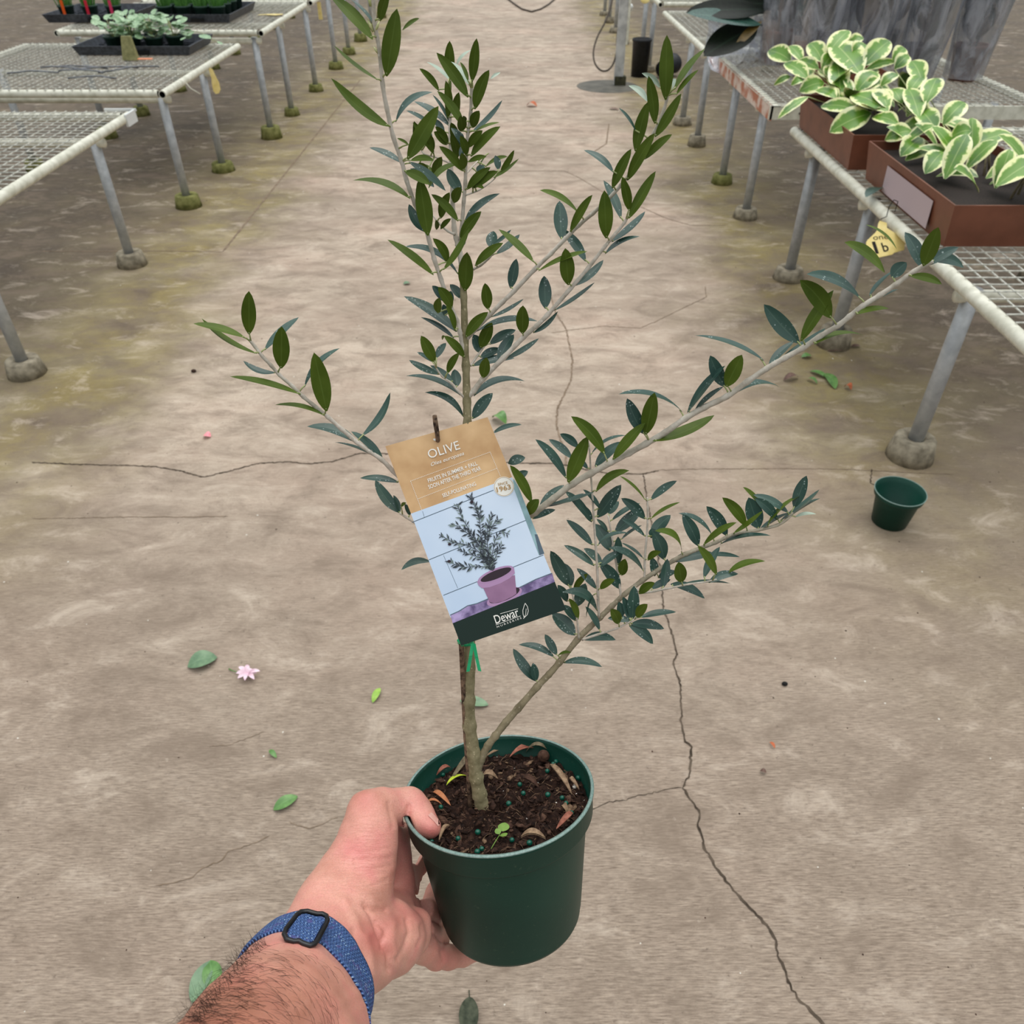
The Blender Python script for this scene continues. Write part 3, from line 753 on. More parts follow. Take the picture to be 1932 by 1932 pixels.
# ------------------------------------------------------------ plants in clear sleeves on the right
m = NT('clear_sleeve')
n_ = m.noise(m.mapn('Object', (1, 1, .35)), 11, 4, .6, .8)
tr = m.n('ShaderNodeBsdfTransparent'); tr.inputs[0].default_value = (.86, .88, .90, 1)
gl = m.n('ShaderNodeBsdfGlossy'); gl.inputs['Roughness'].default_value = .16; gl.inputs[0].default_value = (.95, .96, 1, 1)
df = m.n('ShaderNodeBsdfDiffuse'); df.inputs[0].default_value = S(172, 174, 182)
bmp = m.n('ShaderNodeBump'); bmp.inputs['Strength'].default_value = .7; bmp.inputs['Distance'].default_value = .02; m.l(n_, bmp.inputs['Height']); m.l(bmp.outputs[0], gl.inputs['Normal'])
m1 = m.n('ShaderNodeMixShader'); m2 = m.n('ShaderNodeMixShader')
m.l(m.ramp(n_, [(.34, BW(.12)), (.5, BW(.38)), (.64, BW(.9))]), m1.inputs[0]); m.l(tr.outputs[0], m1.inputs[1]); m.l(df.outputs[0], m1.inputs[2])
lw = m.n('ShaderNodeLayerWeight'); lw.inputs[0].default_value = .45
m.l(m.math('MULTIPLY_ADD', lw.outputs['Facing'], .35, .08), m2.inputs[0]); m.l(m1.outputs[0], m2.inputs[1]); m.l(gl.outputs[0], m2.inputs[2])
m.l(m2.outputs[0], m.t.nodes['Material Output'].inputs[0])
M_SLV = m.mat
M_RUB = leaf_mat('rubber_leaf', S(10, 16, 8), S(22, 30, 18), S(50, 70, 54), .35, under=S(40, 36, 16), spec=.15)
M_RUBL = leaf_mat('rubber_leaf_painted_sheen', S(38, 70, 60), S(56, 92, 80), S(110, 140, 120), .25)  # reflected light on the leaf's lower half, put into the colour
M_RBR = mat_noise('young_leaf_brown', S(92, 74, 28), S(122, 96, 40), 20, .4)
def sleeve(label, base, axis, L, r0, r1, seed, wav=.1, nn=44, cut=None):
    NL = 18
    t = empty('plastic_sleeve', base, label, 'plastic sleeve')
    r = random.Random(seed); ph_ = [r.uniform(0, 6.28) for _ in range(6)]
    ax = Vector(axis).normalized(); u = ax.orthogonal().normalized(); v_ = ax.cross(u); vs = []
    NL = 18
    for i in range(NL + 1):
        s_ = i / NL; rr = r0 + (r1 - r0) * s_
        for k in range(nn):
            a = 2 * math.pi * k / nn
            q = rr * (1 + wav * (.3 + s_) * (math.sin(3 * a + ph_[0] + 2 * s_) * .6 + math.sin(7 * a + ph_[1] + 4 * s_) * .35 + math.sin(13 * a + ph_[2] + 7 * s_) * .2))
            vs.append(Vector(base) + ax * (L * s_ + .05 * L * math.sin(2 * a + ph_[3]) * s_ ** 3) + u * (q * math.cos(a)) + v_ * (q * math.sin(a)))
    fs = []
    for i in range(NL):
        for k in range(nn):
            if cut:
                cen = Vector(base) + ax * (L * i / NL); dv = (vs[i * nn + k] - cen).normalized()
                if i / NL > .68 + .5 * (1 - dv.dot(cut)) and dv.dot(cut) > -.3: continue
            fs.append((i * nn + k, i * nn + (k + 1) % nn, (i + 1) * nn + (k + 1) % nn, (i + 1) * nn + k))
    b = MB(); b.add(vs, fs)
    b.build('film', M_SLV, t)
    return t
def potted(label, x, y, z, h=.16, r=.09, mt=None, stems=4, hh2=.5, nleaf=14, seed=1, lw_=.09):
    t = empty('potted_foliage_plant', (x, y, z), label, 'plant'); r_ = random.Random(seed)
    b = MB(); b.lathe([(0, 0), (r * .78, 0), (r, h), (r * 1.06, h), (r * 1.06, h + .02), (r * .95, h + .02), (r * .9, h - .02), (0, h - .02)], (x, y, z), n=28); b.build('pot', mt or M_BLK, t)
    for k in range(stems):
        a = r_.uniform(0, 6.28); b = MB(); b.tube([(x + .02 * math.cos(a), y + .02 * math.sin(a), z + h - .02), (x + .05 * math.cos(a), y + .05 * math.sin(a), z + h + hh2)], [.007, .004], 8); b.build('stem', M_PEAT, t)
    for k in range(nleaf):
        a = r_.uniform(0, 6.28); zz = z + h + hh2 * r_.uniform(.1, .95); A = Vector((x + .03 * math.cos(a), y + .03 * math.sin(a), zz))
        d = Vector((math.cos(a) * .35, math.sin(a) * .35, 1)).normalized(); L = r_.uniform(.14, .24)
        b = MB(); simple_leaf(b, A, A + d * L, lw_, Vector((math.cos(a), math.sin(a), .4)), Vector((math.cos(a), math.sin(a), 0)) * .02, ns=9); b.build('leaf', M_RUB, t)
    return t
# the sleeve lying over the bench edge with two big dark leaves in its mouth
mouth = Pd(1366, 56, 4.92); foot_ = Pd(1530, 60, 5.25)
sleeve('clear plastic sleeve lying on its side with dark glossy leaves poking out', foot_, mouth - foot_, (mouth - foot_).length * .96, .15, .215, 3, .10, cut=(-FV + UV_ * .6).normalized())
rp = empty('rubber_plant', foot_, 'dark glossy-leaved plant lying inside the clear sleeve by the rusty bench', 'plant')
for (x, y, d0, tx, ty, d1, w_, mt, nv) in [(1445, 18, 4.95, 1294, 24, 4.74, .15, M_RUB, UV_ * .2 - FV), (1435, 46, 4.92, 1296, 25, 4.72, .13, M_RUBL, UV_ * .35 - FV * .95), (1428, 48, 4.95, 1328, 106, 4.80, .19, M_RUB, UV_ * .2 - FV), (1437, 40, 4.93, 1386, 90, 4.86, .05, M_RBR, -FV), (1470, 10, 5.0, 1380, 8, 4.95, .14, M_RUB, -FV)]:
    b = MB(); A = Pd(x, y, d0 - .22); B_ = Pd(tx, ty, d1 - .22); simple_leaf(b, A, B_, w_, nv, UV_ * .008, fold=.12, ns=12); b.build('leaf', mt, rp)
b = MB(); b.tube([Pd(1430, 45, 4.98), Pd(1480, 60, 5.2), foot_], [.006, .01, .012], 8); b.build('stem', M_PEAT, rp)
b = MB(); b.lathe([(0, 0), (.075, 0), (.09, .15), (.08, .15), (0, .12)], foot_ - (mouth - foot_).normalized() * .08, mouth - foot_, 24); b.build('pot', M_BLK, rp)
for i, (x, y, lb) in enumerate([(1.70, 5.12, 'sleeved plant standing right behind the cream-edged leaves'), (2.0, 5.1, 'sleeved plant second from the left behind the cream-edged leaves'), (2.3, 5.08, 'sleeved plant third along behind the cream-edged leaves'), (2.6, 5.1, 'sleeved plant at the far right of the row of sleeves'),
                                (1.66, 5.62, 'sleeved plant in the back row just above the lying sleeve'), (1.98, 5.6, 'sleeved plant in the middle of the back row'), (2.3, 5.6, 'sleeved plant at the right of the back row')]):
    potted(lb.replace('sleeved plant', 'dark leafy plant inside a clear sleeve,'), x, y, .69, mt=[M_PLB, M_BLK, M_BLK, M_PLB][i % 4], seed=30 + i, hh2=.30, nleaf=16, lw_=.10)
    sleeve(lb.replace('sleeved plant', 'upright clear plastic sleeve around a plant,'), (x, y, .70), (prg.uniform(-.08, .08), prg.uniform(-.1, .05), 1), .62, .105, .15, 50 + i, .12)

# ------------------------------------------------------------ loose things on the floor
def floor_leaf(name, a, c, wd, mt, label, cat='fallen leaf', nrm=Vector((0, 0, 1)), up=.006, z=.004, fold=.12):
    A, B_ = G(a[0], a[1], z), G(c[0], c[1], z); b = MB()
    simple_leaf(b, A, B_, wd, nrm, Vector((0, 0, up)), fold=fold, ns=12)
    return tag(b.build(name, mt, own=True), label, cat)
F_G = leaf_mat('floor_leaf_green', S(70, 112, 50), S(104, 146, 76), S(120, 160, 100), .4)
F_GG = leaf_mat('floor_leaf_greygreen', S(84, 114, 84), S(112, 140, 104), S(130, 156, 120), .35)
F_LM = mat_noise('floor_leaf_lime', S(128, 168, 60), S(156, 190, 84), 60, .5)
F_BR = mat_noise('floor_leaf_brown', S(84, 62, 52), S(126, 98, 86), 50, .7); F_OR = mat_noise('floor_leaf_orange', S(170, 84, 48), S(196, 110, 70), 50, .7)
F_PK = mat_noise('petal_pink', S(218, 178, 194), S(236, 212, 220), 60, .6); F_PK2 = mat_noise('petal_rose', S(232, 130, 140), S(240, 160, 166), 60, .6)
floor_leaf('fallen_leaf', (354, 1258), (410, 1240), .058, F_GG, 'thick oval grey-green leaf on the floor at the left', up=.012)
floor_leaf('fallen_leaf', (516, 1528), (562, 1502), .030, F_G, 'torn green leaf on the floor left of the hand')
# split heart leaf
hl = empty('fallen_leaf', G(387, 1850), 'green leaf split in two lobes on the floor beside the forearm', 'fallen leaf')
for (a, c, w_, mt) in [((398, 1812), (362, 1892), .036, F_GG), ((396, 1812), (408, 1872), .036, F_G)]:
    b = MB(); simple_leaf(b, G(a[0], a[1], .004), G(c[0], c[1], .004), w_, Vector((0, 0, 1)), Vector((0, 0, .006)), ns=12); b.build('lobe', mt, hl)
floor_leaf('fallen_leaf', (868, 1322), (922, 1330), .030, F_GG, 'soft grey-green leaf on the floor behind the trunk')
floor_leaf('fallen_leaf', (930, 788), (955, 800), .05, F_G, 'bright green scrap on the floor above the card', up=.03)
floor_leaf('fallen_leaf', (717, 1298), (703, 1326), .018, F_LM, 'lime green leaf tip on the floor left of the card')
floor_leaf('fallen_leaf', (1478, 718), (1506, 712), .03, F_BR, 'curled brown-pink leaf on the floor under the right branch', up=.02)
floor_leaf('fallen_leaf', (1522, 715), (1542, 724), .02, F_G, 'small folded green leaf next to the curled brown one', up=.015)
floor_leaf('fallen_leaf', (1528, 700), (1562, 714), .03, F_G, 'dark green leaf in the pair under the right branch', up=.01)
floor_leaf('fallen_leaf', (1558, 704), (1576, 734), .045, F_G, 'broad green leaf in the pair under the right branch', up=.012)
floor_leaf('fallen_leaf', (1593, 730), (1606, 736), .03, F_OR, 'rust-orange leaf on the floor right of the green pair', up=.02)
floor_leaf('fallen_leaf', (1512, 674), (1532, 672), .03, F_G, 'green leaf on the floor just below the bench leg', up=.01)
floor_leaf('fallen_leaf', (1562, 662), (1596, 660), .03, F_BR, 'dark brown leaf on the floor below the right branch tip')
floor_leaf('fallen_leaf', (1606, 654), (1624, 653), .022, F_BR, 'small dark leaf on the floor near the bench leg')
floor_leaf('fallen_leaf', (994, 199), (1013, 201), .075, F_OR, 'orange leaf far down the middle of the aisle', up=.03)
floor_leaf('fallen_leaf', (1149, 205), (1168, 207), .045, F_BR, 'brown scrap in the aisle right of the orange leaf')
floor_leaf('fallen_leaf', (761, 536), (774, 534), .03, F_GG, 'small grey-green scrap in the aisle left of the stems')
floor_leaf('fallen_leaf', (1434, 1454), (1446, 1458), .010, F_BR, 'brown flake on the floor right of the pot')
floor_leaf('fallen_leaf', (1452, 1400), (1462, 1412), .008, F_OR, 'thin rusty flake on the floor upper right of the pot')
floor_leaf('fallen_leaf', (508, 1415), (522, 1430), .012, F_G, 'tiny shrivelled green bit on the floor at the left')
floor_leaf('petal', (384, 822), (398, 824), .03, F_PK2, 'single pink petal on the floor at the left', 'petal', up=.01)
fl = empty('fallen_flower', G(468, 1270), 'pale pink fallen flower on the floor at the left', 'flower')
for (tx, ty) in [(450, 1258), (466, 1254), (445, 1270), (448, 1280), (462, 1284), (480, 1282), (491, 1266), (484, 1270), (476, 1262)]:
    b = MB(); simple_leaf(b, G(468, 1270, .008), G(tx, ty, .012 + .008 * prg.random()), .012, Vector((prg.uniform(-.6, .6), prg.uniform(-.6, .2), 1)), Vector((0, 0, .004)), fold=.4); b.build('petal', F_PK, fl)
b = MB(); b.tube([G(466, 1272, .008), G(440, 1266, .006), G(432, 1262, .004)], [.0015, .0012, .002], 6); b.build('stem', F_G, fl)
def pebble(x, y, r, mt, label, sc=(1, .8, .6), cat='pebble'):
    b = MB(); c_ = G(x, y); b.ball(c_ + Vector((0, 0, r * sc[2] * .9)), r, 12, sc); tag(b.build('pebble', mt, own=True), label, cat)
pebble(1480, 1292, .008, M_BLKH, 'dark pebble on the floor right of the lower branch')
pebble(366, 702, .011, M_CH1, 'dark pebble on the floor below the leftmost leaves')
lump = empty('dead_leaf_clump', G(888, 1915), 'dark grey-green withered leaf on the floor below the pot', 'dead leaf')
F_DK = mat_noise('withered', S(48, 54, 42), S(78, 82, 66), 80, .8, .2, .5)
b = MB(); simple_leaf(b, G(884, 1960, .004), G(886, 1880, .006), .036, Vector((0, 0, 1)), Vector((0, 0, .012)), fold=.3, ns=14); b.build('blade', F_DK, lump)
b = MB(); b.tube([G(886, 1884, .004), G(885, 1868, .003)], .001, 5); b.build('stalk', F_DK, lump)
# empty green pot at the right
ep = empty('green_pot', G(1694, 1000), 'empty dark green plastic pot on the floor at the right edge', 'pot')
b = MB(); b.lathe([(0, .002), (.054, .002), (.067, .10), (.069, .102), (.074, .104), (.077, .122), (.075, .123), (.0725, .122), (.069, .105), (.064, .1), (.052, .008), (0, .008)], (1.214, 1.94, 0), n=48); b.build('pot_body', M_POT, ep)
b = MB(); b.lathe([(.0745, .1225), (.0775, .1232), (.0775, .1205), (.0745, .1205)], (1.214, 1.94, 0), n=48, close=True); b.build('rim', M_RIM, ep)
# grit
gt = MB(); gr = random.Random(4)
for i in range(700):
    y = .5 + 11 * gr.random() ** 1.5; x = gr.uniform(-2.6, 2.4); r = gr.uniform(.0008, .0022) * (1 + y * .25)
    mi = gr.choices([0, 1], [.42, .58])[0]
    if abs(x) > 1 and gr.random() < .3: mi = 1
    h_ = r * gr.uniform(.3, .8); n = 5; a0 = gr.uniform(0, 6)
    vs = [(x + r * math.cos(a0 + 6.283 * k / n) * gr.uniform(.6, 1.3), y + r * math.sin(a0 + 6.283 * k / n) * gr.uniform(.6, 1.3), .0002) for k in range(n)] + [(x, y, h_)]
    gt.add(vs, [(k, (k + 1) % n, n) for k in range(n)], mi)
tag(gt.build('floor_grit', [flat('grit_pale', 214, 208, 196), M_CH1]), 'scattered pale and dark grit specks over the concrete floor', 'grit', kind='stuff')
# ------------------------------------------------------------ the potted olive in the hand
HP, RT, RBT = .1225, .0775, .0575      # pot height, rim radius, base radius
tree = empty('potted_olive_tree', PC - AX * HP, 'young olive tree in a dark green plastic pot held up by a hand', 'potted plant')
pb = MB()
prof = [(.0765, -.0005), (.0775, -.0012), (.0777, -.0022), (.0765, -.004), (.0757, -.020), (.0745, -.0218), (.0712, -.0222),
        (.0705, -.024), (.0600, -.112), (.0590, -.1145), (.0586, -.1195), (.0572, -.1225), (.048, -.1225), (.044, -.1195), (.0, -.1195)]
inn = [(.0, -.117), (.056, -.117), (.0685, -.022), (.0730, -.0195), (.0745, -.003), (.0752, -.0005)]
pb.lathe(prof + inn, PC, AX, 96, close=True)
pot_o = pb.build('pot', M_POT, tree)
rb = MB(); rb.lathe([(.0752, -.0004), (.0752, .0002), (.0768, .0004), (.0778, -.0003), (.0778, -.0012), (.0765, -.0006)], PC, AX, 96, close=True)
rb.build('rim', M_RIM, pot_o)
# soil
SOH = -.0175
SO = PC + AX * SOH
sm = MB()
NR, NA = 46, 150
def hn(x, y):
    return (.0016 * math.sin(x * 210 + 3 * math.sin(y * 130)) + .0013 * math.sin(y * 330 + x * 160) + .0010 * math.sin(x * 760 + y * 500) + .0008 * math.sin(y * 1100 - x * 700) )
vs = []
for i in range(NR + 1):
    r = .0722 * i / NR
    for k in range(NA):
        a = 2 * math.pi * k / NA
        x, y = r * math.cos(a), r * math.sin(a)
        h = hn(x, y) + random.uniform(-.0009, .0009) - .0006 * (i / NR) ** 6
        vs.append(SO + E1 * x + E2 * y + AX * h)
fs = [(i * NA + k, i * NA + (k + 1) % NA, (i + 1) * NA + (k + 1) % NA, (i + 1) * NA + k) for i in range(NR) for k in range(NA)]
sm.add(vs, fs, 0)
def soil_at(u, v_, up=0.0):
    return SO + E1 * u + E2 * v_ + AX * (hn(u, v_) + up)
R3 = Matrix((E1, E2, AX)).transposed()
for i in range(1500):
    r = .0695 * math.sqrt(random.random()); a = random.uniform(0, 6.283)
    p = soil_at(r * math.cos(a), r * math.sin(a), random.uniform(-.0004, .0012))
    L = random.choice([.001, .0015, .002, .003, .0045]) * random.uniform(.6, 1.5)
    mi = random.choices([0, 1, 2, 3, 4], [5, 5, 1.1, .45, 5])[0]
    if mi == 3: L = random.uniform(.0007, .0015)
    R = R3 @ Matrix.Rotation(random.uniform(0, 6.28), 3, 'Z') @ Matrix.Rotation(random.uniform(-.6, .6), 3, 'X') @ Matrix.Rotation(random.uniform(-.5, .5), 3, 'Y')
    wd = L * random.uniform(.25, .8); th = L * random.uniform(.12, .35)
    pts = []
    n = random.choice([5, 6])
    for s_ in (-1, 1):
        for k in range(n):
            aa = 6.283 * k / n + .3 * random.random()
            q = Vector((math.cos(aa) * L * random.uniform(.7, 1), math.sin(aa) * wd * random.uniform(.7, 1), s_ * th * .5))
            pts.append(p + R @ q)
    sm.add(pts, [tuple(range(n - 1, -1, -1)), tuple(range(n, 2 * n))] + [(k, (k + 1) % n, n + (k + 1) % n, n + k) for k in range(n)], mi)
for i in range(260):     # fibres
    r = .068 * math.sqrt(random.random()); a = random.uniform(0, 6.283)
    x, y = r * math.cos(a), r * math.sin(a); b = random.uniform(0, 6.283); L = random.uniform(.003, .012)
    ps = [soil_at(x + math.cos(b) * L * t + .1 * L * math.sin(t * 5 + a), y + math.sin(b) * L * t, .0012 + .002 * math.sin(3.14 * t) * random.random()) for t in (0, .3, .6, 1)]
    sm.tube(ps, [.00012, .0002, .0002, .0001], 4, random.choice([2, 2, 1, 4]), cap=False)
soil = sm.build('soil', [M_SOIL, M_CH1, M_CH2, M_CH3, M_CH0], tree, smooth=True)

# wood: (points px, dd offsets, radii px)
def poly(points, dd0, dd1, rpx0, rpx1, sub=5, wob=.4):
    """Smooth 3-D path through pixel points with a depth offset going from dd0 to dd1."""
    pts = [Vector(p) for p in points]
    L = [0]
    for a, b in zip(pts, pts[1:]): L.append(L[-1] + (b - a).length)
    out = []; rad = []
    n = len(pts)
    for i in range(n - 1):
        p0 = pts[max(i - 1, 0)]; p1 = pts[i]; p2 = pts[i + 1]; p3 = pts[min(i + 2, n - 1)]
        for k in range(sub if i < n - 2 else sub + 1):
            t = k / sub
            q = .5 * ((2 * p1) + (p2 - p0) * t + (2 * p0 - 5 * p1 + 4 * p2 - p3) * t * t + (3 * p1 - p0 - 3 * p2 + p3) * t ** 3)
            s_ = (L[i] + (L[i + 1] - L[i]) * t) / L[-1]
            dd = dd0 + (dd1 - dd0) * s_
            d = Dpl(q.x, q.y) + dd
            out.append(Pd(q.x, q.y, d))
            rad.append((rpx0 + (rpx1 - rpx0) * s_) * d / FPX * (1 + wob * .12 * math.sin(len(out) * 1.7) + (.18 if k == 0 and 0 < i else 0)))
    return out, rad

trunk = MB()
tp = [(922, 1556), (912, 1530), (905, 1500), (898, 1465), (893, 1420), (886, 1370), (884, 1320), (885, 1260), (886, 1180), (885, 1090), (884, 1000), (883, 900), (882, 800), (881, 760), (879, 690), (877, 640), (875, 560), (871, 500)]
pts, rad = poly(tp, 0, 0, 13.5, 5.6, 5)
base_p = SO + (pts[0] - SO) - AX * ((pts[0] - SO).dot(AX)) - AX * .006
pts = [base_p] + pts; rad = [rad[0] * 1.1] + rad
trunk.tube(pts, rad, 14)
trunk.build('trunk', M_BARK, tree)
# (points, dd0, dd1, r0px, r1px, material)
BR = {
 'stemB': ([(871, 502), (867, 475), (861, 450), (857, 430), (854, 380), (853, 340), (850, 290), (849, 240), (850, 190), (848, 155)], 0, .012, 5.2, 2.2, M_BARKY),
 'stemC': ([(868, 452), (871, 430), (875, 380), (878, 345), (879, 300), (883, 250), (888, 215), (890, 160)], 0, -.02, 3.6, 3.2, M_BARKY),
 'stemA': ([(879, 672), (872, 650), (868, 628), (862, 605), (847, 570), (832, 527), (819, 488), (810, 455), (800, 420), (783, 385), (767, 340), (758, 305), (742, 258), (730, 205), (722, 160), (716, 95), (707, 45), (704, 0), (702, -40)], 0, -.05, 4.0, 4.0, M_BARKY),
 'armA': ([(880, 640), (896, 622), (922, 596), (948, 570), (970, 549), (1010, 507), (1040, 478), (1065, 452), (1092, 425), (1119, 402), (1145, 378), (1171, 350), (1192, 322), (1212, 285), (1236, 246), (1253, 206), (1261, 174)], 0, -.035, 4.6, 3.0, M_BARKY),
 'armB': ([(884, 748), (895, 736), (911, 715), (950, 675), (988, 636), (1012, 615), (1033, 594), (1075, 546), (1110, 505), (1142, 464), (1162, 440), (1178, 420), (1185, 407)], 0, -.02, 5.4, 3.0, M_BARKY),
 'armC': ([(886, 1040), (930, 1012), (980, 985), (1010, 966), (1045, 940), (1080, 913), (1115, 893), (1153, 872), (1186, 855), (1219, 837), (1255, 816), (1292, 790), (1330, 768), (1371, 748), (1410, 720), (1447, 695), (1480, 676), (1514, 657), (1548, 634), (1580, 615), (1603, 597), (1628, 577), (1660, 557), (1691, 536), (1725, 512), (1760, 492)], 0, -.08, 6.5, 4.6, M_BARKM),
 'armD': ([(884, 1010), (850, 980), (800, 940), (765, 910), (742, 889), (721, 868), (698, 852), (673, 834), (645, 810), (619, 787), (596, 768), (573, 749), (550, 727), (528, 708), (512, 690), (495, 672), (482, 655), (469, 639)], 0, -.035, 5.0, 3.0, M_BARKY),
 'armD_low': ([(880, 1060), (840, 1030), (795, 995), (765, 975), (754, 968)], 0, .01, 3.2, 2.2, M_BARKY),
 'armE': ([(902, 1452), (908, 1432), (920, 1408), (935, 1388), (955, 1362), (977, 1337), (1014, 1295), (1036, 1272), (1055, 1250), (1090, 1206), (1112, 1184), (1132, 1165), (1155, 1143), (1179, 1121), (1211, 1096), (1247, 1072), (1270, 1058), (1295, 1045), (1322, 1034), (1349, 1024), (1370, 1014), (1391, 1006), (1430, 1000), (1466, 991), (1484, 980), (1496, 967)], 0, .02, 7.4, 2.6, M_BARKM),
 'e1': ([(1130, 1165), (1128, 1120), (1127, 1078), (1124, 1030), (1121, 988), (1118, 940), (1115, 898), (1113, 860), (1111, 835)], .007, -.01, 2.6, 1.6, M_BARKY),
 'e2': ([(1172, 1128), (1166, 1085), (1160, 1048), (1154, 1010), (1147, 972)], .010, .03, 2.4, 1.6, M_BARKY),
 'e3': ([(1216, 1092), (1217, 1050), (1221, 1000), (1222, 960), (1221, 938)], .012, .02, 2.4, 1.5, M_BARKY),
 'e4': ([(1098, 1207), (1128, 1197), (1163, 1186), (1185, 1175), (1204, 1165)], .005, -.01, 2.4, 1.6, M_BARKY),
 'e5': ([(1196, 1108), (1215, 1118), (1256, 1111), (1301, 1102), (1330, 1098), (1352, 1093)], .010, -.01, 2.4, 1.4, M_BARKY),
 'e6': ([(1092, 1204), (1090, 1180), (1088, 1165)], .005, 0, 2.2, 1.6, M_BARKY),
 'e7': ([(1090, 1168), (1083, 1135), (1076, 1106)], .005, .02, 1.8, 1.4, M_BARKY),
 't1': ([(886, 750), (874, 748), (850, 722), (834, 710), (819, 688)], 0, -.01, 2.4, 1.4, M_BARKY),
 't2': ([(888, 690), (900, 672), (918, 648)], 0, .01, 2.4, 1.6, M_BARKY),
 't3': ([(893, 508), (908, 500), (922, 488), (931, 478)], .0, -.005, 2.6, 1.6, M_BARKY),
 't4': ([(858, 442), (845, 436), (829, 422), (817, 407)], 0, .012, 2.6, 1.4, M_BARKY),
 't5': ([(878, 330), (890, 316), (905, 300)], 0, .02, 1.8, 1.2, M_BARKY),
 't6': ([(853, 310), (826, 298), (800, 290), (793, 276)], .005, .02, 1.8, 1.2, M_BARKY),
 'pe1': ([(879, 368), (905, 358), (930, 340), (942, 325)], -.008, .0, 1.8, 1.0, M_BARKY),
}
paths = {}
for k, (pp, d0, d1, r0, r1, mt) in BR.items():
    pts, rad = poly(pp, d0, d1, r0, r1)
    b = MB(); b.tube(pts, rad, 10)
    b.build('branch' if r0 > 3 else 'twig', mt, tree)
    paths[k] = (pts, pp)

# depth offset near a pixel: nearest wood sample (so leaves start on their twig)
WPX = []
for k, (pp, d0, d1, r0, r1, mt) in BR.items():
    P2 = [Vector(p) for p in pp]; L = sum((b - a).length for a, b in zip(P2, P2[1:])); s_ = 0
    for a, b in zip(P2, P2[1:]):
        n = max(2, int((b - a).length / 6))
        for i in range(n):
            q = a.lerp(b, i / n); WPX.append((q.x, q.y, d0 + (d1 - d0) * (s_ + (b - a).length * i / n) / L))
        s_ += (b - a).length
for a, b in zip(tp, tp[1:]):
    for i in range(6): WPX.append((a[0] + (b[0] - a[0]) * i / 6, a[1] + (b[1] - a[1]) * i / 6, 0))
WA = np.array(WPX)
def dd_at(x, y):
    d = (WA[:, 0] - x) ** 2 + (WA[:, 1] - y) ** 2
    i = int(d.argmin())
    return float(WA[i, 2]), math.sqrt(float(d[i])), (float(WA[i, 0]), float(WA[i, 1]))

LV = []
def leaves(K, s, rows):
    for r in rows:
        bx, by, tx, ty, w_, k = r[:6]; bend = r[6] if len(r) > 6 else .05
        b = K(bx, by); t = K(tx, ty); LV.append((b[0], b[1], t[0], t[1], w_ * s, k, bend))
leaves(KA, .24845, [(415,300,90,-40,85,'g',.04),(520,580,600,65,130,'g',0),(430,190,250,-5,22,'b'),(460,610,120,345,26,'g',-.05),(540,960,100,595,72,'g',-.06),(470,160,540,-60,70,'g'),
 (640,230,770,140,25,'g'),(590,930,870,700,45,'b',.15),(680,1210,915,805,115,'g',0),(640,1240,390,1120,40,'b'),(690,1230,970,1450,55,'b',.04),(700,1510,265,1370,45,'g',.1),
 (835,1790,770,1350,120,'g',0),(810,1760,690,1550,70,'b',-.06),(840,1430,1100,1240,40,'g',.15),(660,1300,850,1400,70,'g',.05),(700,1220,880,1220,40,'g',.08),(885,1350,940,1190,70,'g'),
 (690,1100,600,1050,20,'g'),(880,1170,720,930,62,'g'),(1000,610,825,470,22,'s'),(1050,500,1165,380,20,'s',.1),(1000,590,1000,310,75,'g',0),(1140,740,900,400,85,'g',.03),
 (1150,650,1000,465,40,'s'),(1170,620,1205,290,75,'g',0),(1190,830,1300,530,85,'g'),(920,690,770,520,45,'g'),(1110,970,905,690,62,'g'),(1310,600,1385,550,20,'s'),(1140,620,1080,470,28,'g'),
 (1170,970,1225,840,70,'g'),(1170,1000,1400,760,35,'b',-.06),(1190,1000,1380,930,20,'g'),(1140,1120,1250,990,60,'g'),(1160,1190,1385,960,65,'g',.06),(1110,1140,1010,970,55,'b',.1),
 (985,900,970,610,60,'g'),(1050,900,1070,700,60,'g'),(1000,960,730,770,45,'b',.06),(1000,940,870,720,25,'b'),(870,960,670,840,28,'b'),(1100,1300,920,1110,62,'g'),
 (1090,1460,985,1280,80,'b',-.05),(1140,1230,1280,1190,35,'g'),(1130,1440,1310,1270,60,'g'),(1170,1430,1365,1300,65,'g'),(1180,1400,1260,1430,32,'g'),(1270,1270,1440,1190,26,'g',.08),
 (1385,1300,1490,1140,42,'g',-.05),(1330,1350,1525,1205,25,'g',-.05),(1370,1290,1345,1180,50,'b'),(1215,1325,1260,1255,62,'b'),(1110,1100,1040,1000,50,'b'),(1030,1540,1085,1420,70,'g'),
 (1065,1680,860,1475,60,'g'),(930,1660,1000,1460,68,'g'),(930,1740,1010,1660,36,'g'),(900,1745,895,1670,32,'g'),(1110,1690,1380,1470,50,'b',.08),(1080,1820,1240,1605,75,'g'),
 (980,1100,880,1000,60,'g'),(990,1090,890,960,50,'g'),(1100,1080,1050,1000,50,'b'),(1130,1180,1080,1030,60,'g'),(1060,1200,1010,1010,70,'g'),(1100,1290,1090,1160,60,'g'),(1090,1000,1080,880,70,'g'),
 (1040,1080,1010,930,62,'g'),(960,1010,870,900,45,'b'),(1120,930,1100,880,24,'g'),(1000,760,1010,610,30,'g'),(870,1160,830,1000,50,'g'),(750,1140,730,920,60,'g'),(1080,1200,1130,1080,45,'b'),
 (880,1420,700,1280,60,'b',.06),(1300,1160,1215,1290,8,'g'),(760,1250,880,1310,30,'g'),(840,1290,760,1240,26,'g'),(850,1060,860,1010,30,'b')])
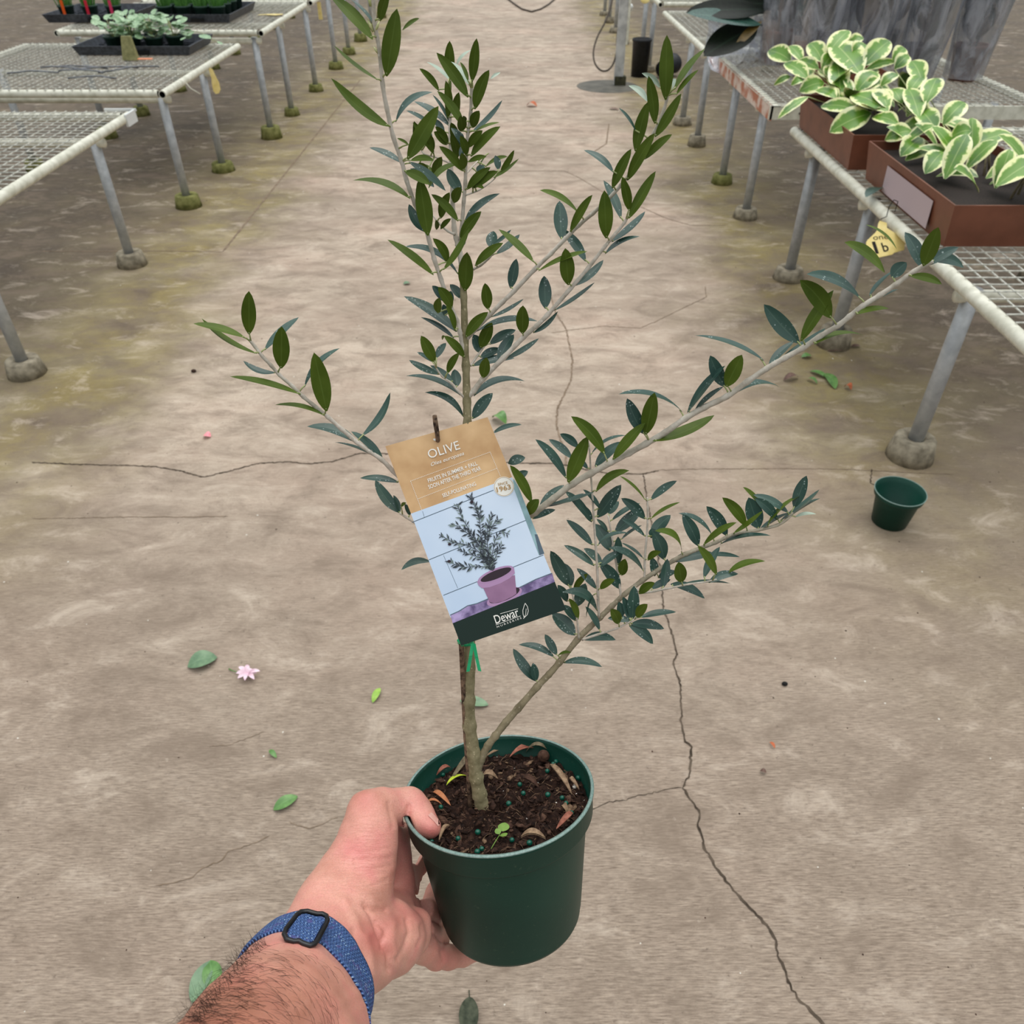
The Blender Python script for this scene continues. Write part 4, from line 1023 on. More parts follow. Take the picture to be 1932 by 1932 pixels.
leaves(KB, .24845, [(555,560,205,290,58,'g',.03),(745,560,330,345,45,'b',.15),(665,470,550,280,65,'g',.1),(630,520,830,200,48,'g',-.05),(720,340,800,300,60,'b'),(795,680,810,385,110,'g',0),
 (870,490,1085,315,62,'g',.05),(985,350,1010,225,80,'b',0),(1000,330,1145,215,28,'b',-.05),(1030,400,1210,250,45,'b',-.04),(1315,460,1050,212,55,'g',.03),(1140,660,1185,435,75,'b',0),
 (1350,530,1725,380,35,'g',.04),(1710,455,1530,210,70,'b'),(1580,635,1555,355,108,'g',0),(1405,815,1395,565,95,'b',0),(1630,640,1845,445,55,'b',-.05),(1470,830,1780,615,30,'b',-.04),
 (1310,1000,1500,835,35,'b',-.08),(970,820,945,620,80,'g',0),(990,880,1240,740,28,'b',-.05),(1230,1005,1235,790,95,'g',0),(800,1030,970,840,75,'g'),(880,990,1345,910,45,'b',.1),
 (910,1110,1000,920,90,'g',0),(905,1150,860,1010,80,'b'),(980,1085,1180,975,65,'b',.05),(1050,1215,1165,1010,80,'b',.05),(910,1185,1070,1120,60,'b'),(1100,1200,1355,1040,40,'b',-.04),
 (850,1250,1170,1190,55,'b',.05),(930,1340,960,1185,80,'g',0),(860,1480,1250,1365,48,'b',.15),(850,1650,1005,1455,85,'b',.03),(1000,1765,1225,1695,35,'b',.08),(785,1640,490,1450,50,'b',.15),
 (770,1480,345,1325,40,'b',.1),(735,1405,715,1275,75,'b',0),(710,1370,530,1245,45,'b',.03),(600,1315,370,1205,50,'b',-.03),(660,1305,750,1150,55,'g'),(565,1220,460,1020,85,'g',0),
 (575,1190,650,1075,50,'b'),(550,1220,430,1145,32,'b'),(790,1185,635,1020,62,'g'),(710,1040,460,880,35,'b'),(730,990,330,720,75,'b',.05),(695,810,590,650,80,'g'),(640,760,545,640,60,'b'),
 (670,790,690,680,70,'b'),(770,740,680,630,60,'b'),(590,850,600,730,60,'g'),(640,870,630,780,45,'b'),(720,980,650,780,45,'g'),(620,1050,640,1020,10,'g')])
leaves(KD, .2381, [(545,465,545,122,108,'g',0),(510,490,105,380,55,'g',.04),(610,620,170,340,40,'g',-.08),(670,590,940,330,55,'b',.03),(800,735,805,402,125,'g',0),(760,770,500,675,42,'b',-.12),
 (985,885,1265,575,42,'b',.1),(1160,1075,1060,610,140,'g',0),(950,940,395,800,48,'g',.03),(1145,1110,750,1025,35,'g',.08),(1400,1325,1005,1195,70,'b',.1),(1440,1270,1665,925,55,'b',-.1),
 (1605,1450,1355,1235,58,'b',.05),(1570,1450,1225,1320,22,'b'),(1730,1640,1425,1605,50,'b',.05),(1740,1880,1545,1620,85,'b',-.05),(1740,1880,1690,1740,40,'b'),(1750,1830,1790,1800,22,'g'),(1820,1900,1780,1810,40,'b')])
leaves(KC, .2071, [(545,1400,275,1475,60,'b',.15),(1250,505,1405,450,85,'b'),(1465,860,1265,520,85,'g',.03),(1320,650,1430,575,70,'b'),(1430,970,1530,830,95,'g',.05),(1470,1010,1680,925,58,'b'),
 (1535,900,1760,700,62,'b',.05),(1600,900,1940,775,36,'b',-.03)])
leaves(KE, .3002, [(305,300,430,10,92,'g',0),(295,275,100,30,52,'b'),(330,150,185,30,48,'b'),(430,215,360,150,30,'b'),(370,80,255,-5,50,'b'),(535,120,325,-115,75,'g',.06),(450,125,670,5,20,'b',.12),
 (475,200,645,45,62,'b'),(480,360,690,225,50,'g',.12),(790,410,630,260,16,'g'),(825,410,990,290,46,'b'),(490,520,640,315,82,'b',0),(560,500,625,420,50,'b'),(180,440,470,360,25,'b',-.04),
 (455,550,285,355,46,'b',.04),(455,550,380,440,46,'b'),(510,470,400,345,30,'b'),(580,540,760,430,30,'b'),(790,530,640,400,60,'b'),(600,615,770,460,72,'b',0),(825,530,1010,425,22,'g'),
 (460,695,295,535,50,'b',.03),(555,610,485,530,26,'b'),(570,730,470,560,78,'b'),(490,700,690,620,24,'b',.15),(640,660,770,570,18,'b'),(790,640,640,530,30,'b'),(825,650,950,505,72,'b'),
 (840,640,830,590,52,'b'),(1020,750,850,605,28,'g',.2),(910,785,840,610,82,'b'),(470,825,280,695,45,'b',.04),(520,810,405,715,50,'b'),(505,830,640,730,45,'b'),(780,860,560,710,38,'b',.12),
 (780,780,640,680,18,'b'),(620,820,620,640,55,'b',0),(635,970,500,800,72,'b',.04),(640,885,665,780,60,'g',0),(310,950,195,730,78,'b',0),(325,955,285,810,56,'b'),(485,970,360,840,42,'b',.03),
 (340,985,430,875,38,'g'),(505,970,600,910,45,'g',.06),(360,1080,415,935,72,'b',0),(490,1110,270,990,55,'b',.2),(370,1160,310,1030,38,'g'),(355,1170,270,1070,50,'b'),(300,1050,240,945,50,'b'),
 (350,1260,205,1125,88,'b',.04),(505,1230,415,1080,38,'b'),(400,1290,605,1290,55,'b',.1),(235,1385,160,1255,50,'b',0),(220,1400,-5,1320,42,'b',.1),(240,1390,325,1370,16,'g',.1),
 (275,1435,520,1460,45,'b',.1),(105,1550,-40,1345,62,'b',-.03),(105,1550,85,1435,50,'b',0),(625,1190,575,1095,62,'g'),(640,1150,625,1050,52,'b'),(690,1160,650,1020,50,'b'),(710,1160,720,950,72,'b',0),
 (735,1150,805,1065,56,'g'),(700,1170,555,1155,44,'b'),(760,1150,985,1115,38,'b',.05),(700,1190,910,1220,58,'b',.06),(690,1200,840,1315,62,'b',.08),(750,1000,850,930,52,'g'),(830,970,950,910,42,'b'),
 (870,900,985,860,45,'b'),(850,890,830,770,52,'b'),(805,790,890,735,40,'g',.1),(905,960,930,780,56,'b',0),(1020,930,1000,800,75,'g',0),(960,800,1230,750,60,'b',.05),(1160,760,1385,770,28,'b',.05),
 (1125,700,1025,500,75,'b',.03),(1210,630,1000,495,28,'b',.12),(1240,880,1120,700,50,'g',.04),(1160,900,1260,705,50,'b'),(1310,870,1545,795,38,'g',.1),(1190,930,1375,875,50,'b',.1),
 (950,940,1165,1030,50,'b',.08),(1000,950,1325,935,20,'b'),(1155,695,1365,552,38,'g',.05),(1305,635,1175,450,72,'b',.04),(1425,575,1275,395,65,'g',.05),(1345,620,1530,480,28,'g',-.03),
 (1505,590,1440,395,100,'b',.0),(1260,690,1580,635,26,'b',.08),(1530,470,1405,330,24,'g'),(1690,490,1470,378,48,'b',.06),(1620,530,1480,400,60,'b'),(1560,570,1790,370,24,'g',.08),
 (1725,460,1805,258,70,'b',0),(1640,540,1885,345,28,'b',-.04),(1690,520,1890,400,24,'b'),(1730,520,1865,500,20,'s',.1),(1500,610,1700,490,24,'b'),(470,1000,420,1150,10,'b')])
leaves(KF, .3168, [(655,1190,275,1085,26,'b',.12),(425,1320,325,1110,75,'b',-.03),(435,1325,490,1075,88,'g',0),(685,1195,910,915,45,'b',.04),(725,1190,900,1040,28,'b'),(905,1040,820,855,75,'b',-.02),
 (915,1040,1010,850,88,'g',0),(950,1090,1240,1045,30,'b',.15),(1140,885,730,735,26,'b',.06),(1170,915,1320,770,40,'b',.05),(1350,780,1140,550,92,'b',-.02),(1360,770,1555,465,68,'g',.02),
 (1540,630,1355,405,100,'g',.05),(1210,910,1510,690,42,'b',-.02),(1440,790,1735,735,24,'g',.12),(1690,610,1885,575,30,'g',.08),(1715,515,1395,370,46,'b',.08),(1860,360,1620,180,48,'g',.06),
 (1930,220,1745,75,14,'g',.08),(1770,500,1930,340,18,'b'),(1750,560,1940,460,22,'b'),(1900,390,1990,300,75,'b'),(240,1475,435,1255,60,'g',.02),(480,1365,845,1210,58,'g',-.05),
 (2090,320,2180,90,90,'g',0),(2100,320,2300,210,60,'b'),(2080,330,1980,120,70,'b'),(2140,290,2330,330,50,'b',.1),(2010,380,2200,430,45,'g',.08)])
leaves(KG, .24845, [(1190,760,1200,265,105,'g',0),(1150,670,1010,555,40,'s',.1),(1215,690,1265,595,50,'s'),(1260,680,1490,370,45,'g',.05),(1270,720,1440,530,34,'g',.04),(1050,770,910,650,42,'s',.1),
 (1110,940,1060,575,80,'g',.02),(960,1150,1060,770,90,'g',.02),(1110,1040,1310,710,72,'g',-.02),(965,1000,835,820,20,'b'),(900,1370,1110,1010,82,'g',.02),(1030,1210,1240,1020,60,'g',.05),
 (795,1310,570,1140,45,'b',.08),(785,1430,930,1130,75,'g',.02),(850,1660,720,1370,60,'b',.04),(915,1600,860,1345,70,'g',.02),(910,1660,1115,1300,75,'g',0),(780,1840,1035,1605,42,'b',-.04),
 (730,1930,995,1795,35,'b',.1),(530,1620,235,1445,38,'g',.08),(465,1760,635,1480,60,'g',.02),(400,1815,385,1525,102,'b',0),(740,1810,725,1445,108,'g',0)])

LMAT = {'g': M_LG, 'b': M_LB, 's': M_LS}
recs = []
for (bx, by, tx, ty, wpx, k, bend) in LV:
    dd, dist, near = dd_at(bx, by)
    L2 = math.hypot(tx - bx, ty - by)
    # leaves in the crowded middle spread in depth
    if dist > 22: dd += random.uniform(-.012, .012)
    dtip = random.uniform(-.012, .012) * L2 / 90
    if k == 'g' and wpx / L2 > .2: dtip = -.004
    d0 = Dpl(bx, by) + dd - (.004 if k == 'g' else -.001) ; d1 = Dpl(tx, ty) + dd + dtip - (.008 if k == 'g' else -.003)
    B = Pd(bx, by, d0); T = Pd(tx, ty, d1)
    axv = (T - B).normalized(); vd = ((B + T) / 2 - C0).normalized()
    perp = vd.cross(axv).normalized()
    Wapp = wpx * (d0 + d1) / 2 / FPX
    Wtrue = max(Wapp, min((T - B).length * .23, .0105))
    ca = min(1, Wapp / Wtrue) * .97; sa = math.sqrt(max(0, 1 - ca * ca))
    best = None
    for s_ in (-1, 1):
        wvv = (perp * ca + vd * (sa * s_)).normalized()
        nn = axv.cross(wvv).normalized()
        if nn.dot(-vd) < 0: nn = -nn
        sc2 = nn.z * (1 if k != 'g' else 1)
        if best is None or sc2 > best[0]: best = (sc2, nn)
    nn = best[1]
    up = perp if perp.dot(UV_) > 0 else -perp
    bv = up * (bend * (T - B).length) + vd * random.uniform(-.03, .03) * (T - B).length
    vs, fs, uv = leaf_geo(B, T, Wtrue / 2 * 1.08, nn, bv)
    # petiole to the wood if close
    pet = None
    if dist < 30:
        q = Pd(near[0], near[1], Dpl(*near) + dd_at(*near)[0]); pet = (q, B + (T - B) * .05 + bv * .15)
    recs.append((Wtrue * (T - B).length * (ca + .2), vs, fs, uv, k, pet))
recs.sort(key=lambda r: -r[0])
rest = MB()
for i, (ar, vs, fs, uv, k, pet) in enumerate(recs):
    b = MB() if i < 100 else rest
    mi = {'g': 0, 'b': 1, 's': 2}[k] if i >= 100 else 0
    b.add(vs, fs, mi, uv)
    if pet and (pet[1] - pet[0]).length > .0008:
        b.tube([pet[0], pet[0].lerp(pet[1], .5) + UV_ * .0004, pet[1]], [.0006, .0005, .00045], 6, 3 if i >= 100 else 1)
    if i < 100: b.build('leaf', [LMAT[k], M_PET], tree)
tag(rest.build('leaves', [M_LG, M_LB, M_LS, M_PET], tree), kind='stuff')

# buds at the tips
bd = MB()
for (x, y, tx, ty, r) in [(700, 12, 696, -12, 3), (707, 60, 716, 40, 2.2), (704, 60, 693, 35, 2.2), (713, 100, 705, 88, 2), (720, 100, 726, 90, 2), (890, 165, 888, 150, 3.2), (848, 160, 846, 148, 2.2), (1262, 172, 1266, 150, 3.4)]:
    dd = dd_at(x, y)[0]
    bd.tube([Pp(x, y, dd), Pp((x + tx) / 2, (y + ty) / 2, dd - .001), Pp(tx, ty, dd)], [r * .3 / 900, r * .36 / 900, .0002], 8)
bd.build('bud', mat_noise('bud_green', S(168, 172, 112), S(206, 204, 150), 90, .5), tree)

# ------------------------------------------------------------ stake, ties, card
M_STAKE = mat_noise('dark_cane', S(52, 40, 33), S(138, 112, 90), 260, .8, .2, .6, .001, 6)
st = MB()
sp_ = [Pd(890, 1560, .648), Pd(884, 1460, .633), Pd(879, 1390, .622), Pd(874, 1290, .606), Pd(870, 1212, .590), Pd(856, 1100, .574), Pd(842, 980, .5605), Pd(833, 900, .5565), Pd(827, 846, .5520), Pd(826.5, 837, .5500), Pd(826, 829, .5425), Pd(824.5, 815, .5395), Pd(822, 800, .5365), Pd(820, 784, .534)]
st.tube(sp_, [.0021, .0021, .0021, .0020, .0019, .0018, .0018, .0017, .0016, .0015, .0016, .0017, .0018, .0016], 8)
tag(st.build('support_cane', M_STAKE, own=True), 'thin dark wooden cane standing beside the olive trunk, its tip poking through the plant card', 'plant stake')

M_KRAFT = mat_noise('kraft_card', S(186, 144, 98), S(222, 184, 136), 30, .55, .4)
M_WH = flat('print_white', 236, 232, 222); M_SKY = mat_noise('print_paleblue', S(186, 204, 226), S(214, 226, 240), 8, .35, .5)
M_LN = flat('print_seam', 88, 104, 116); M_TEAL = mat_noise('print_teal', S(112, 142, 146), S(150, 182, 186), 60, .35)
M_LEDGE = mat_noise('print_ledge', S(84, 66, 110), S(176, 156, 200), 130, .4, .5, coord='Object'); M_DK = flat('print_darkgreen', 26, 42, 36, .35)
M_TP = mat_noise('print_mauve', S(136, 98, 130), S(154, 114, 146), 50, .35); M_TP2 = flat('print_mauve_light', 172, 136, 172); M_TP3 = flat('print_pot_soil', 52, 40, 48)
M_TL = flat('print_leaf', 62, 68, 74); M_TL2 = flat('print_leaf_pale', 120, 134, 130); M_TAN = flat('print_tan', 176, 140, 92)
cTL, cTR, cBR, cBL = Pd(727, 842, .541), Pd(920, 787, .549), Pd(1068, 1150, .548), Pd(870, 1218, .5415)
cn = (cTR - cTL).cross(cBL - cTL).normalized()
if cn.dot(C0 - cTL) < 0: cn = -cn
cp0 = (cTL + cTR + cBR + cBL) / 4
cq = [plane_hit(x, y, cp0, cn) for x, y in ((727, 842), (920, 787), (1068, 1150), (870, 1218))]
card = empty('plant_card', cq[3], 'kraft-topped printed care card with a potted olive photograph, speared on the cane', 'plant label')
cb = MB()
bk = [p - cn * .0005 for p in cq]
cb.add(cq + bk, [(0, 1, 2, 3), (7, 6, 5, 4), (0, 4, 5, 1), (1, 5, 6, 2), (2, 6, 7, 3), (3, 7, 4, 0)])
cb.build('card_board', M_KRAFT, card, smooth=False)
def cc(x, y, k=1):       # crop C pixel to a point on the card, k print layers up
    px, py = KC(x, y)
    return plane_hit(px, py, cp0, cn) + cn * (.00006 * k)
def hh(x, y, k=1):
    px, py = KH(x, y)
    return plane_hit(px, py, cp0, cn) + cn * (.00006 * k)
def stroke(b, a, c, wd, k, mi=0):
    d = (c - a).normalized(); s_ = cn.cross(d) * wd / 2
    b.add([a - s_, c - s_, c + s_, a + s_], [(0, 1, 2, 3)], mi)
def polyp(b, ps, mi=0): b.add(ps, [tuple(range(len(ps)))], mi)
lp = lambda a, b, t: a.lerp(b, t)
edL = lambda t, k=1: lp(cq[0], cq[3], t) + cn * (.00006 * k)
edR = lambda t, k=1: lp(cq[1], cq[2], t) + cn * (.00006 * k)
ph = MB()
tL, tR = .338, .312
polyp(ph, [edL(tL), edR(tR), edR(.86), edL(.86)], 0)
for a, c in [((372, 1042), (1115, 748)), ((528, 1382), (1412, 1022)), ((660, 1705), (1570, 1338))]:
    stroke(ph, cc(*a, 2), cc(*c, 2), .0005, 2, 1)
for a, c in [((470, 940), (487, 1000)), ((660, 1340), (790, 1640)), ((868, 780), (888, 832))]:
    stroke(ph, cc(*a, 2), cc(*c, 2), .00025, 2, 1)
polyp(ph, [cc(1300, 640, 3), cc(1345, 720, 3), cc(1580, 1325, 3), cc(1530, 1340, 3), cc(1400, 1000, 3), cc(1290, 700, 3)], 2)
polyp(ph, [cc(1490, 1150, 4), cc(1515, 1150, 4), cc(1578, 1325, 4), cc(1535, 1340, 4)], 1)
led = [(722, 1885), (800, 1850), (880, 1800), (965, 1780), (1060, 1740), (1200, 1680), (1340, 1640), (1500, 1560), (1650, 1503)]
polyp(ph, [cc(x, y, 3) for x, y in led] + [edR(.856, 3), edL(.888, 3)], 3)
for a, c in zip(led, led[1:]): stroke(ph, cc(*a, 4), cc(*c, 4), .0006, 4, 1)
def ell(cx, cy, rx, ry, ang, k, n=28, a0=0, a1=360):
    o = []
    for i in range(n + 1):
        t = math.radians(a0 + (a1 - a0) * i / n); x = rx * math.cos(t); y = ry * math.sin(t); a = math.radians(ang)
        o.append(cc(cx + x * math.cos(a) - y * math.sin(a), cy + x * math.sin(a) + y * math.cos(a), k))
    return o
polyp(ph, ell(1215, 1718, 172, 62, -23, 4)[:-1], 5); polyp(ph, ell(1215, 1706, 150, 46, -23, 5)[:-1], 6)
polyp(ph, [cc(1018, 1628, 6), cc(1310, 1520, 6), cc(1325, 1690, 6), cc(1290, 1715, 6), cc(1200, 1760, 6), cc(1120, 1778, 6), cc(1080, 1765, 6)], 4)
polyp(ph, [cc(965, 1578, 7), cc(1010, 1560, 7), cc(1300, 1448, 7), cc(1310, 1505, 7), cc(1262, 1550, 7), cc(1180, 1595, 7), cc(1080, 1632, 7), cc(1010, 1640, 7), cc(980, 1615, 7)], 5)
polyp(ph, ell(1135, 1515, 172, 52, -22, 8)[:-1], 5); polyp(ph, ell(1138, 1517, 150, 38, -22, 9)[:-1], 6)
# the printed little tree
rt = random.Random(3)
def plf(x, y, a, L, mi):
    p = [cc(x, y, 11), cc(x + L * .5 * math.cos(a) - L * .13 * math.sin(a), y + L * .5 * math.sin(a) + L * .13 * math.cos(a), 11), cc(x + L * math.cos(a), y + L * math.sin(a), 11), cc(x + L * .5 * math.cos(a) + L * .13 * math.sin(a), y + L * .5 * math.sin(a) - L * .13 * math.cos(a), 11)]
    polyp(ph, p, mi)
brs = [[(1105, 1480), (1080, 1380), (1030, 1300), (1000, 1150), (985, 1000), (940, 880), (900, 790)], [(1100, 1470), (1050, 1380), (960, 1290), (850, 1240), (740, 1220), (620, 1150)], [(1090, 1470), (1100, 1350), (1130, 1200), (1180, 1120), (1260, 1150)],
       [(1080, 1440), (1010, 1290), (900, 1120), (830, 1000), (780, 870)], [(1085, 1450), (980, 1440), (860, 1450), (760, 1425), (715, 1390)], [(1090, 1440), (1060, 1250), (1060, 1080), (1110, 960)], [(1060, 1400), (960, 1350), (860, 1320), (790, 1280)],
       [(1100, 1430), (1160, 1300), (1200, 1240)], [(1030, 1300), (930, 1180), (800, 1080), (730, 1060)], [(1040, 1200), (1120, 1050), (1160, 1010)], [(980, 1010), (1000, 930), (985, 900)]]
for br in brs:
    for a, c in zip(br, br[1:]):
        stroke(ph, cc(*a, 10), cc(*c, 10), .00045, 10, 7)
        n = max(3, int(math.hypot(c[0] - a[0], c[1] - a[1]) / 24))
        for i in range(n):
            x = a[0] + (c[0] - a[0]) * i / n; y = a[1] + (c[1] - a[1]) * i / n; th = math.atan2(c[1] - a[1], c[0] - a[0])
            for s_ in (-1, 1): plf(x + rt.uniform(-6, 6), y + rt.uniform(-6, 6), th + s_ * rt.uniform(.3, 1.2), rt.uniform(34, 72), rt.choice([7, 7, 7, 8]))
for x, y in [(918, 855), (716, 1240), (712, 1395)]: polyp(ph, ell(x, y, 16, 13, 0, 12, 10)[:-1], 6)
ph.build('printed_photo', [M_SKY, M_LN, M_TEAL, M_LEDGE, M_TP, M_TP2, M_TP3, M_TL, M_TL2], card, smooth=False)
ft = MB(); polyp(ft, [edL(.888, 5), edR(.856, 5), edR(1, 5), edL(1, 5)]); ft.build('footer_band', M_DK, card, smooth=False)
bdg = MB(); polyp(bdg, ell(1210, 715, 93, 90, 0, 6)[:-1], 0)
rg = ell(1210, 715, 86, 83, 0, 7)
for a, c in zip(rg, rg[1:]): stroke(bdg, a, c, .00025, 7, 1)
bdg.build('badge', [M_WH, M_TAN], card, smooth=False)

cs = .2071 * .545 / FPX
lt = MB()
L8 = .0006
put_text(lt, 'OLIVE', cc(532, 462), cc(815, 372), 84 * cs, cn, lift=L8)
put_text(lt, 'Olea europaea', cc(550, 530), cc(850, 425), 34 * cs, cn, shear=.35, lift=L8)
put_text(lt, 'FRUITS IN SUMMER + FALL', cc(525, 680), cc(972, 518), 38 * cs, cn, bold=.012, lift=L8)
put_text(lt, 'SOON AFTER THE THIRD YEAR', cc(530, 738), cc(1005, 562), 38 * cs, cn, bold=.012, lift=L8)
put_text(lt, 'SELF-POLLINATING', cc(657, 815), cc(960, 703), 36 * cs, cn, bold=.012, lift=L8)
put_text(lt, 'Dewar', hh(752, 468), hh(965, 392), 82 * cs, cn, bold=.004, lift=L8)
put_text(lt, 'N U R S E R I E S', hh(762, 504), hh(985, 420), 17 * cs, cn, lift=L8)
for a, c in [((790, 376), (952, 330)), ((750, 478), (975, 395))]: stroke(lt, hh(*a, 10), hh(*c, 10), .0003, 10)
lf = [(1017, 280), (1038, 310), (1046, 350), (1036, 385), (1008, 412), (998, 380), (996, 345), (1006, 310), (1017, 280)]
for a, c in zip(lf, lf[1:]): stroke(lt, hh(*a, 10), hh(*c, 10), .00035, 10)
for a, c in [((1002, 422), (1022, 380)), ((1022, 380), (1026, 330))]: stroke(lt, hh(*a, 10), hh(*c, 10), .0003, 10)
def dashed(p, q):
    A, B_ = cc(*p, 9), cc(*q, 9); n = int((B_ - A).length / .0011)
    for i in range(n): stroke(lt, A.lerp(B_, i / n), A.lerp(B_, (i + .6) / n), .00032, 9)
dashed((360, 665), (1085, 400)); dashed((360, 665), (465, 935)); dashed((1085, 400), (1180, 625)); dashed((420, 830), (1150, 548))
lt.build('printed_lettering', M_WH, card, smooth=False)
bt = MB()
put_text(bt, 'SINCE', cc(1158, 708), cc(1246, 688), 24 * cs, cn, bold=.01, lift=L8)
put_text(bt, '1963', cc(1148, 766), cc(1276, 736), 46 * cs, cn, bold=.02, lift=L8)
bt.build('badge_lettering', M_TAN, card, smooth=False)
# little notch where the cane comes through
nb = MB(); polyp(nb, [cc(565, 280, 9), cc(630, 270, 9), (cc(628, 292, 9)), cc(600, 300, 9), cc(572, 296, 9)]); nb.build('punched_tab', M_WH, card, smooth=False)

M_TIE = mat_noise('green_tie', S(10, 158, 100), S(36, 186, 124), 60, .35, .5)
tt = empty('plant_tie', Pd(886, 1220, .584), 'bright green plastic ribbon tied round the cane and trunk under the card', 'plant tie')
tb = MB()
def ribbon(b, ps, wv, th=.0003):
    for a, c in zip(ps, ps[1:]):
        d = (c - a); n_ = d.cross(wv).normalized() * th
        b.add([a - wv, a + wv, c + wv, c - wv, a - wv + n_, a + wv + n_, c + wv + n_, c - wv + n_], [(0, 1, 2, 3), (7, 6, 5, 4), (0, 4, 5, 1), (1, 5, 6, 2), (2, 6, 7, 3), (3, 7, 4, 0)])
ribbon(tb, [Pd(892, 1214, .580), Pd(888, 1238, .577), Pd(883, 1267, .578)], (RV * .95 + UV_ * .2) * .00135)
tb.build('tail', M_TIE, tt, smooth=False)
tb = MB(); ribbon(tb, [Pd(894, 1214, .580), Pd(899, 1240, .576), Pd(905, 1266, .577)], (RV * .95 - UV_ * .25) * .00135)
tb.build('tail', M_TIE, tt, smooth=False)
kn = MB()
lo = []
for i in range(15):
    a = 2 * math.pi * i / 14; lo.append(Pd(879 + 13 * math.cos(a), 1213 + 4 * math.sin(a), .590 + .006 * math.sin(a)))
kn.tube(lo, .0012, 8); kn.tube([Pd(864, 1208, .584), Pd(871, 1212, .582), Pd(872, 1218, .584)], [.0012, .0016, .001], 8)
kn.build('knot', M_TIE, tt)

# ------------------------------------------------------------ things lying on the soil
def soil_px(x, y, up=0.0):
    q = plane_hit(*KP(x, y), SO, AX)
    return q + AX * up
for i, (x, y) in enumerate([(1553,330),(1525,352),(1465,425),(1778,495),(1187,560),(1222,650),(1470,665),(1615,697),(1655,752),(1075,755),(388,790),(1710,850),(762,1045),(563,1110),(1108,1125),(1285,1155),(295,1140),(803,1215),(757,1245),(410,460)]):
    b = MB(); b.ball(soil_px(x, y, .0024), .0020 if i % 3 else .0023, 14)
    tag(b.build('fertilizer_pellet', M_PRILL, own=True), 'tiny round green fertilizer pellet on the dark potting soil', 'fertilizer pellet', 'fertilizer pellets on the potting soil')
def litter(name, a, c, wd, mt, label, cat, bend=.1, lift=.003, up=.006, th=.0004, curl=.3):
    A = soil_px(*a, lift); B_ = soil_px(*c, lift); d = (B_ - A)
    nv = AX; L = d.length; wd *= .68
    vs, fs, uv = leaf_geo(A, B_, wd / 2, (nv + d.normalized().cross(nv) * curl).normalized(), nv * up + d.normalized().cross(nv) * bend * L, .35)
    b = MB(); b.add(vs, fs, 0, uv); b.add([v - nv * th for v in vs], [f[::-1] for f in fs], 0, uv)
    return tag(b.build(name, mt, own=True), label, cat)
def dry(n, c1, c2): return mat_noise(n, c1, c2, 250, .7, .3, .3)
D_RED = dry('dry_red', S(128, 72, 56), S(168, 108, 88)); D_GRY = dry('dry_grey', S(88, 76, 58), S(128, 114, 88)); D_TAN = dry('dry_tan', S(118, 92, 70), S(170, 142, 112)); D_OR = dry('dry_orange', S(176, 108, 70), S(200, 136, 92)); D_YEL = dry('leaf_yellow', S(172, 190, 40), S(206, 216, 76))
litter('dead_leaf', (1085, 285), (1455, 235), .0085, D_RED, 'curled reddish dead leaf at the back of the soil', 'dead leaf', -.12)
litter('dead_leaf', (1245, 245), (1525, 260), .0055, D_GRY, 'arched grey-brown dead leaf against the far pot wall', 'dead leaf', .12, up=.012)
litter('dead_leaf', (345, 470), (492, 398), .0055, D_RED, 'small reddish dead leaf left of the trunk near the pot wall', 'dead leaf', .15)
litter('dead_leaf', (480, 530), (655, 290), .007, D_GRY, 'grey-brown dead leaf bowed up behind the yellow leaf', 'dead leaf', .2, up=.01)
litter('dead_leaf', (800, 490), (965, 505), .0075, D_TAN, 'tan dead leaf lying just right of the trunk', 'dead leaf', .05)
litter('dead_leaf', (308, 645), (490, 780), .006, D_OR, 'orange dried leaf beside the thumb', 'dead leaf', .05)
litter('dead_leaf', (225, 785), (400, 770), .0035, D_OR, 'thin orange-brown dried leaf close against the thumb', 'dead leaf', .03)
litter('dead_leaf', (1560, 1050), (1725, 885), .0065, D_RED, 'pinkish dead leaf leaning on the right inside of the rim', 'dead leaf', .15, lift=.006)
litter('fallen_leaf', (655, 480), (445, 574), .0095, D_YEL, 'yellow-green fallen leaf touching the trunk on the soil', 'fallen leaf', .03, up=.003)
litter('bark_chip', (1490, 360), (1715, 660), .0065, D_TAN, 'long tan bark strip on the right of the soil', 'bark chip', .0, th=.0012)
litter('bark_chip', (1690, 510), (1790, 615), .0045, D_TAN, 'short pale bark sliver beside the long bark strip', 'bark chip', .1, th=.001)
litter('bark_chip', (370, 1135), (495, 990), .004, D_TAN, 'straw-coloured sliver right of the thumb tip', 'bark chip', .0, th=.001)
litter('bark_chip', (1200, 1095), (1450, 1110), .0065, D_TAN, 'grey-tan bark piece at the front right of the soil', 'bark chip', .02, th=.0014)
litter('bark_chip', (1210, 510), (1380, 590), .0075, M_CH0, 'flat brown bark piece in the middle of the soil', 'bark chip', .05, th=.001)
litter('bark_chip', (1615, 840), (1680, 900), .006, D_TAN, 'small upright tan chip by the right rim', 'bark chip', .02, lift=.006)
litter('bark_chip', (850, 275), (1010, 205), .0035, D_TAN, 'thin tan bark splinter behind the trunk', 'bark chip', .05, up=.002)
pe = MB(); pe.ball(soil_px(1430, 310, .006), .0068, 14, (.8, .7, 1)); tag(pe.build('bark_nugget', M_CH0, own=True), 'rounded brown bark nugget under the reddish leaf', 'bark chip')
pe = MB(); pe.ball(soil_px(1740, 590, .003), .0019, 12); tag(pe.build('perlite_bead', M_CH3, own=True), 'cream coloured bead next to the pale bark sliver', 'perlite bead')
sd = empty('seedling', soil_px(900, 1200), 'tiny weed seedling with three round green leaves at the front of the soil', 'seedling')
M_SEED = mat_noise('seedling_green', S(96, 132, 48), S(132, 162, 78), 80, .5)
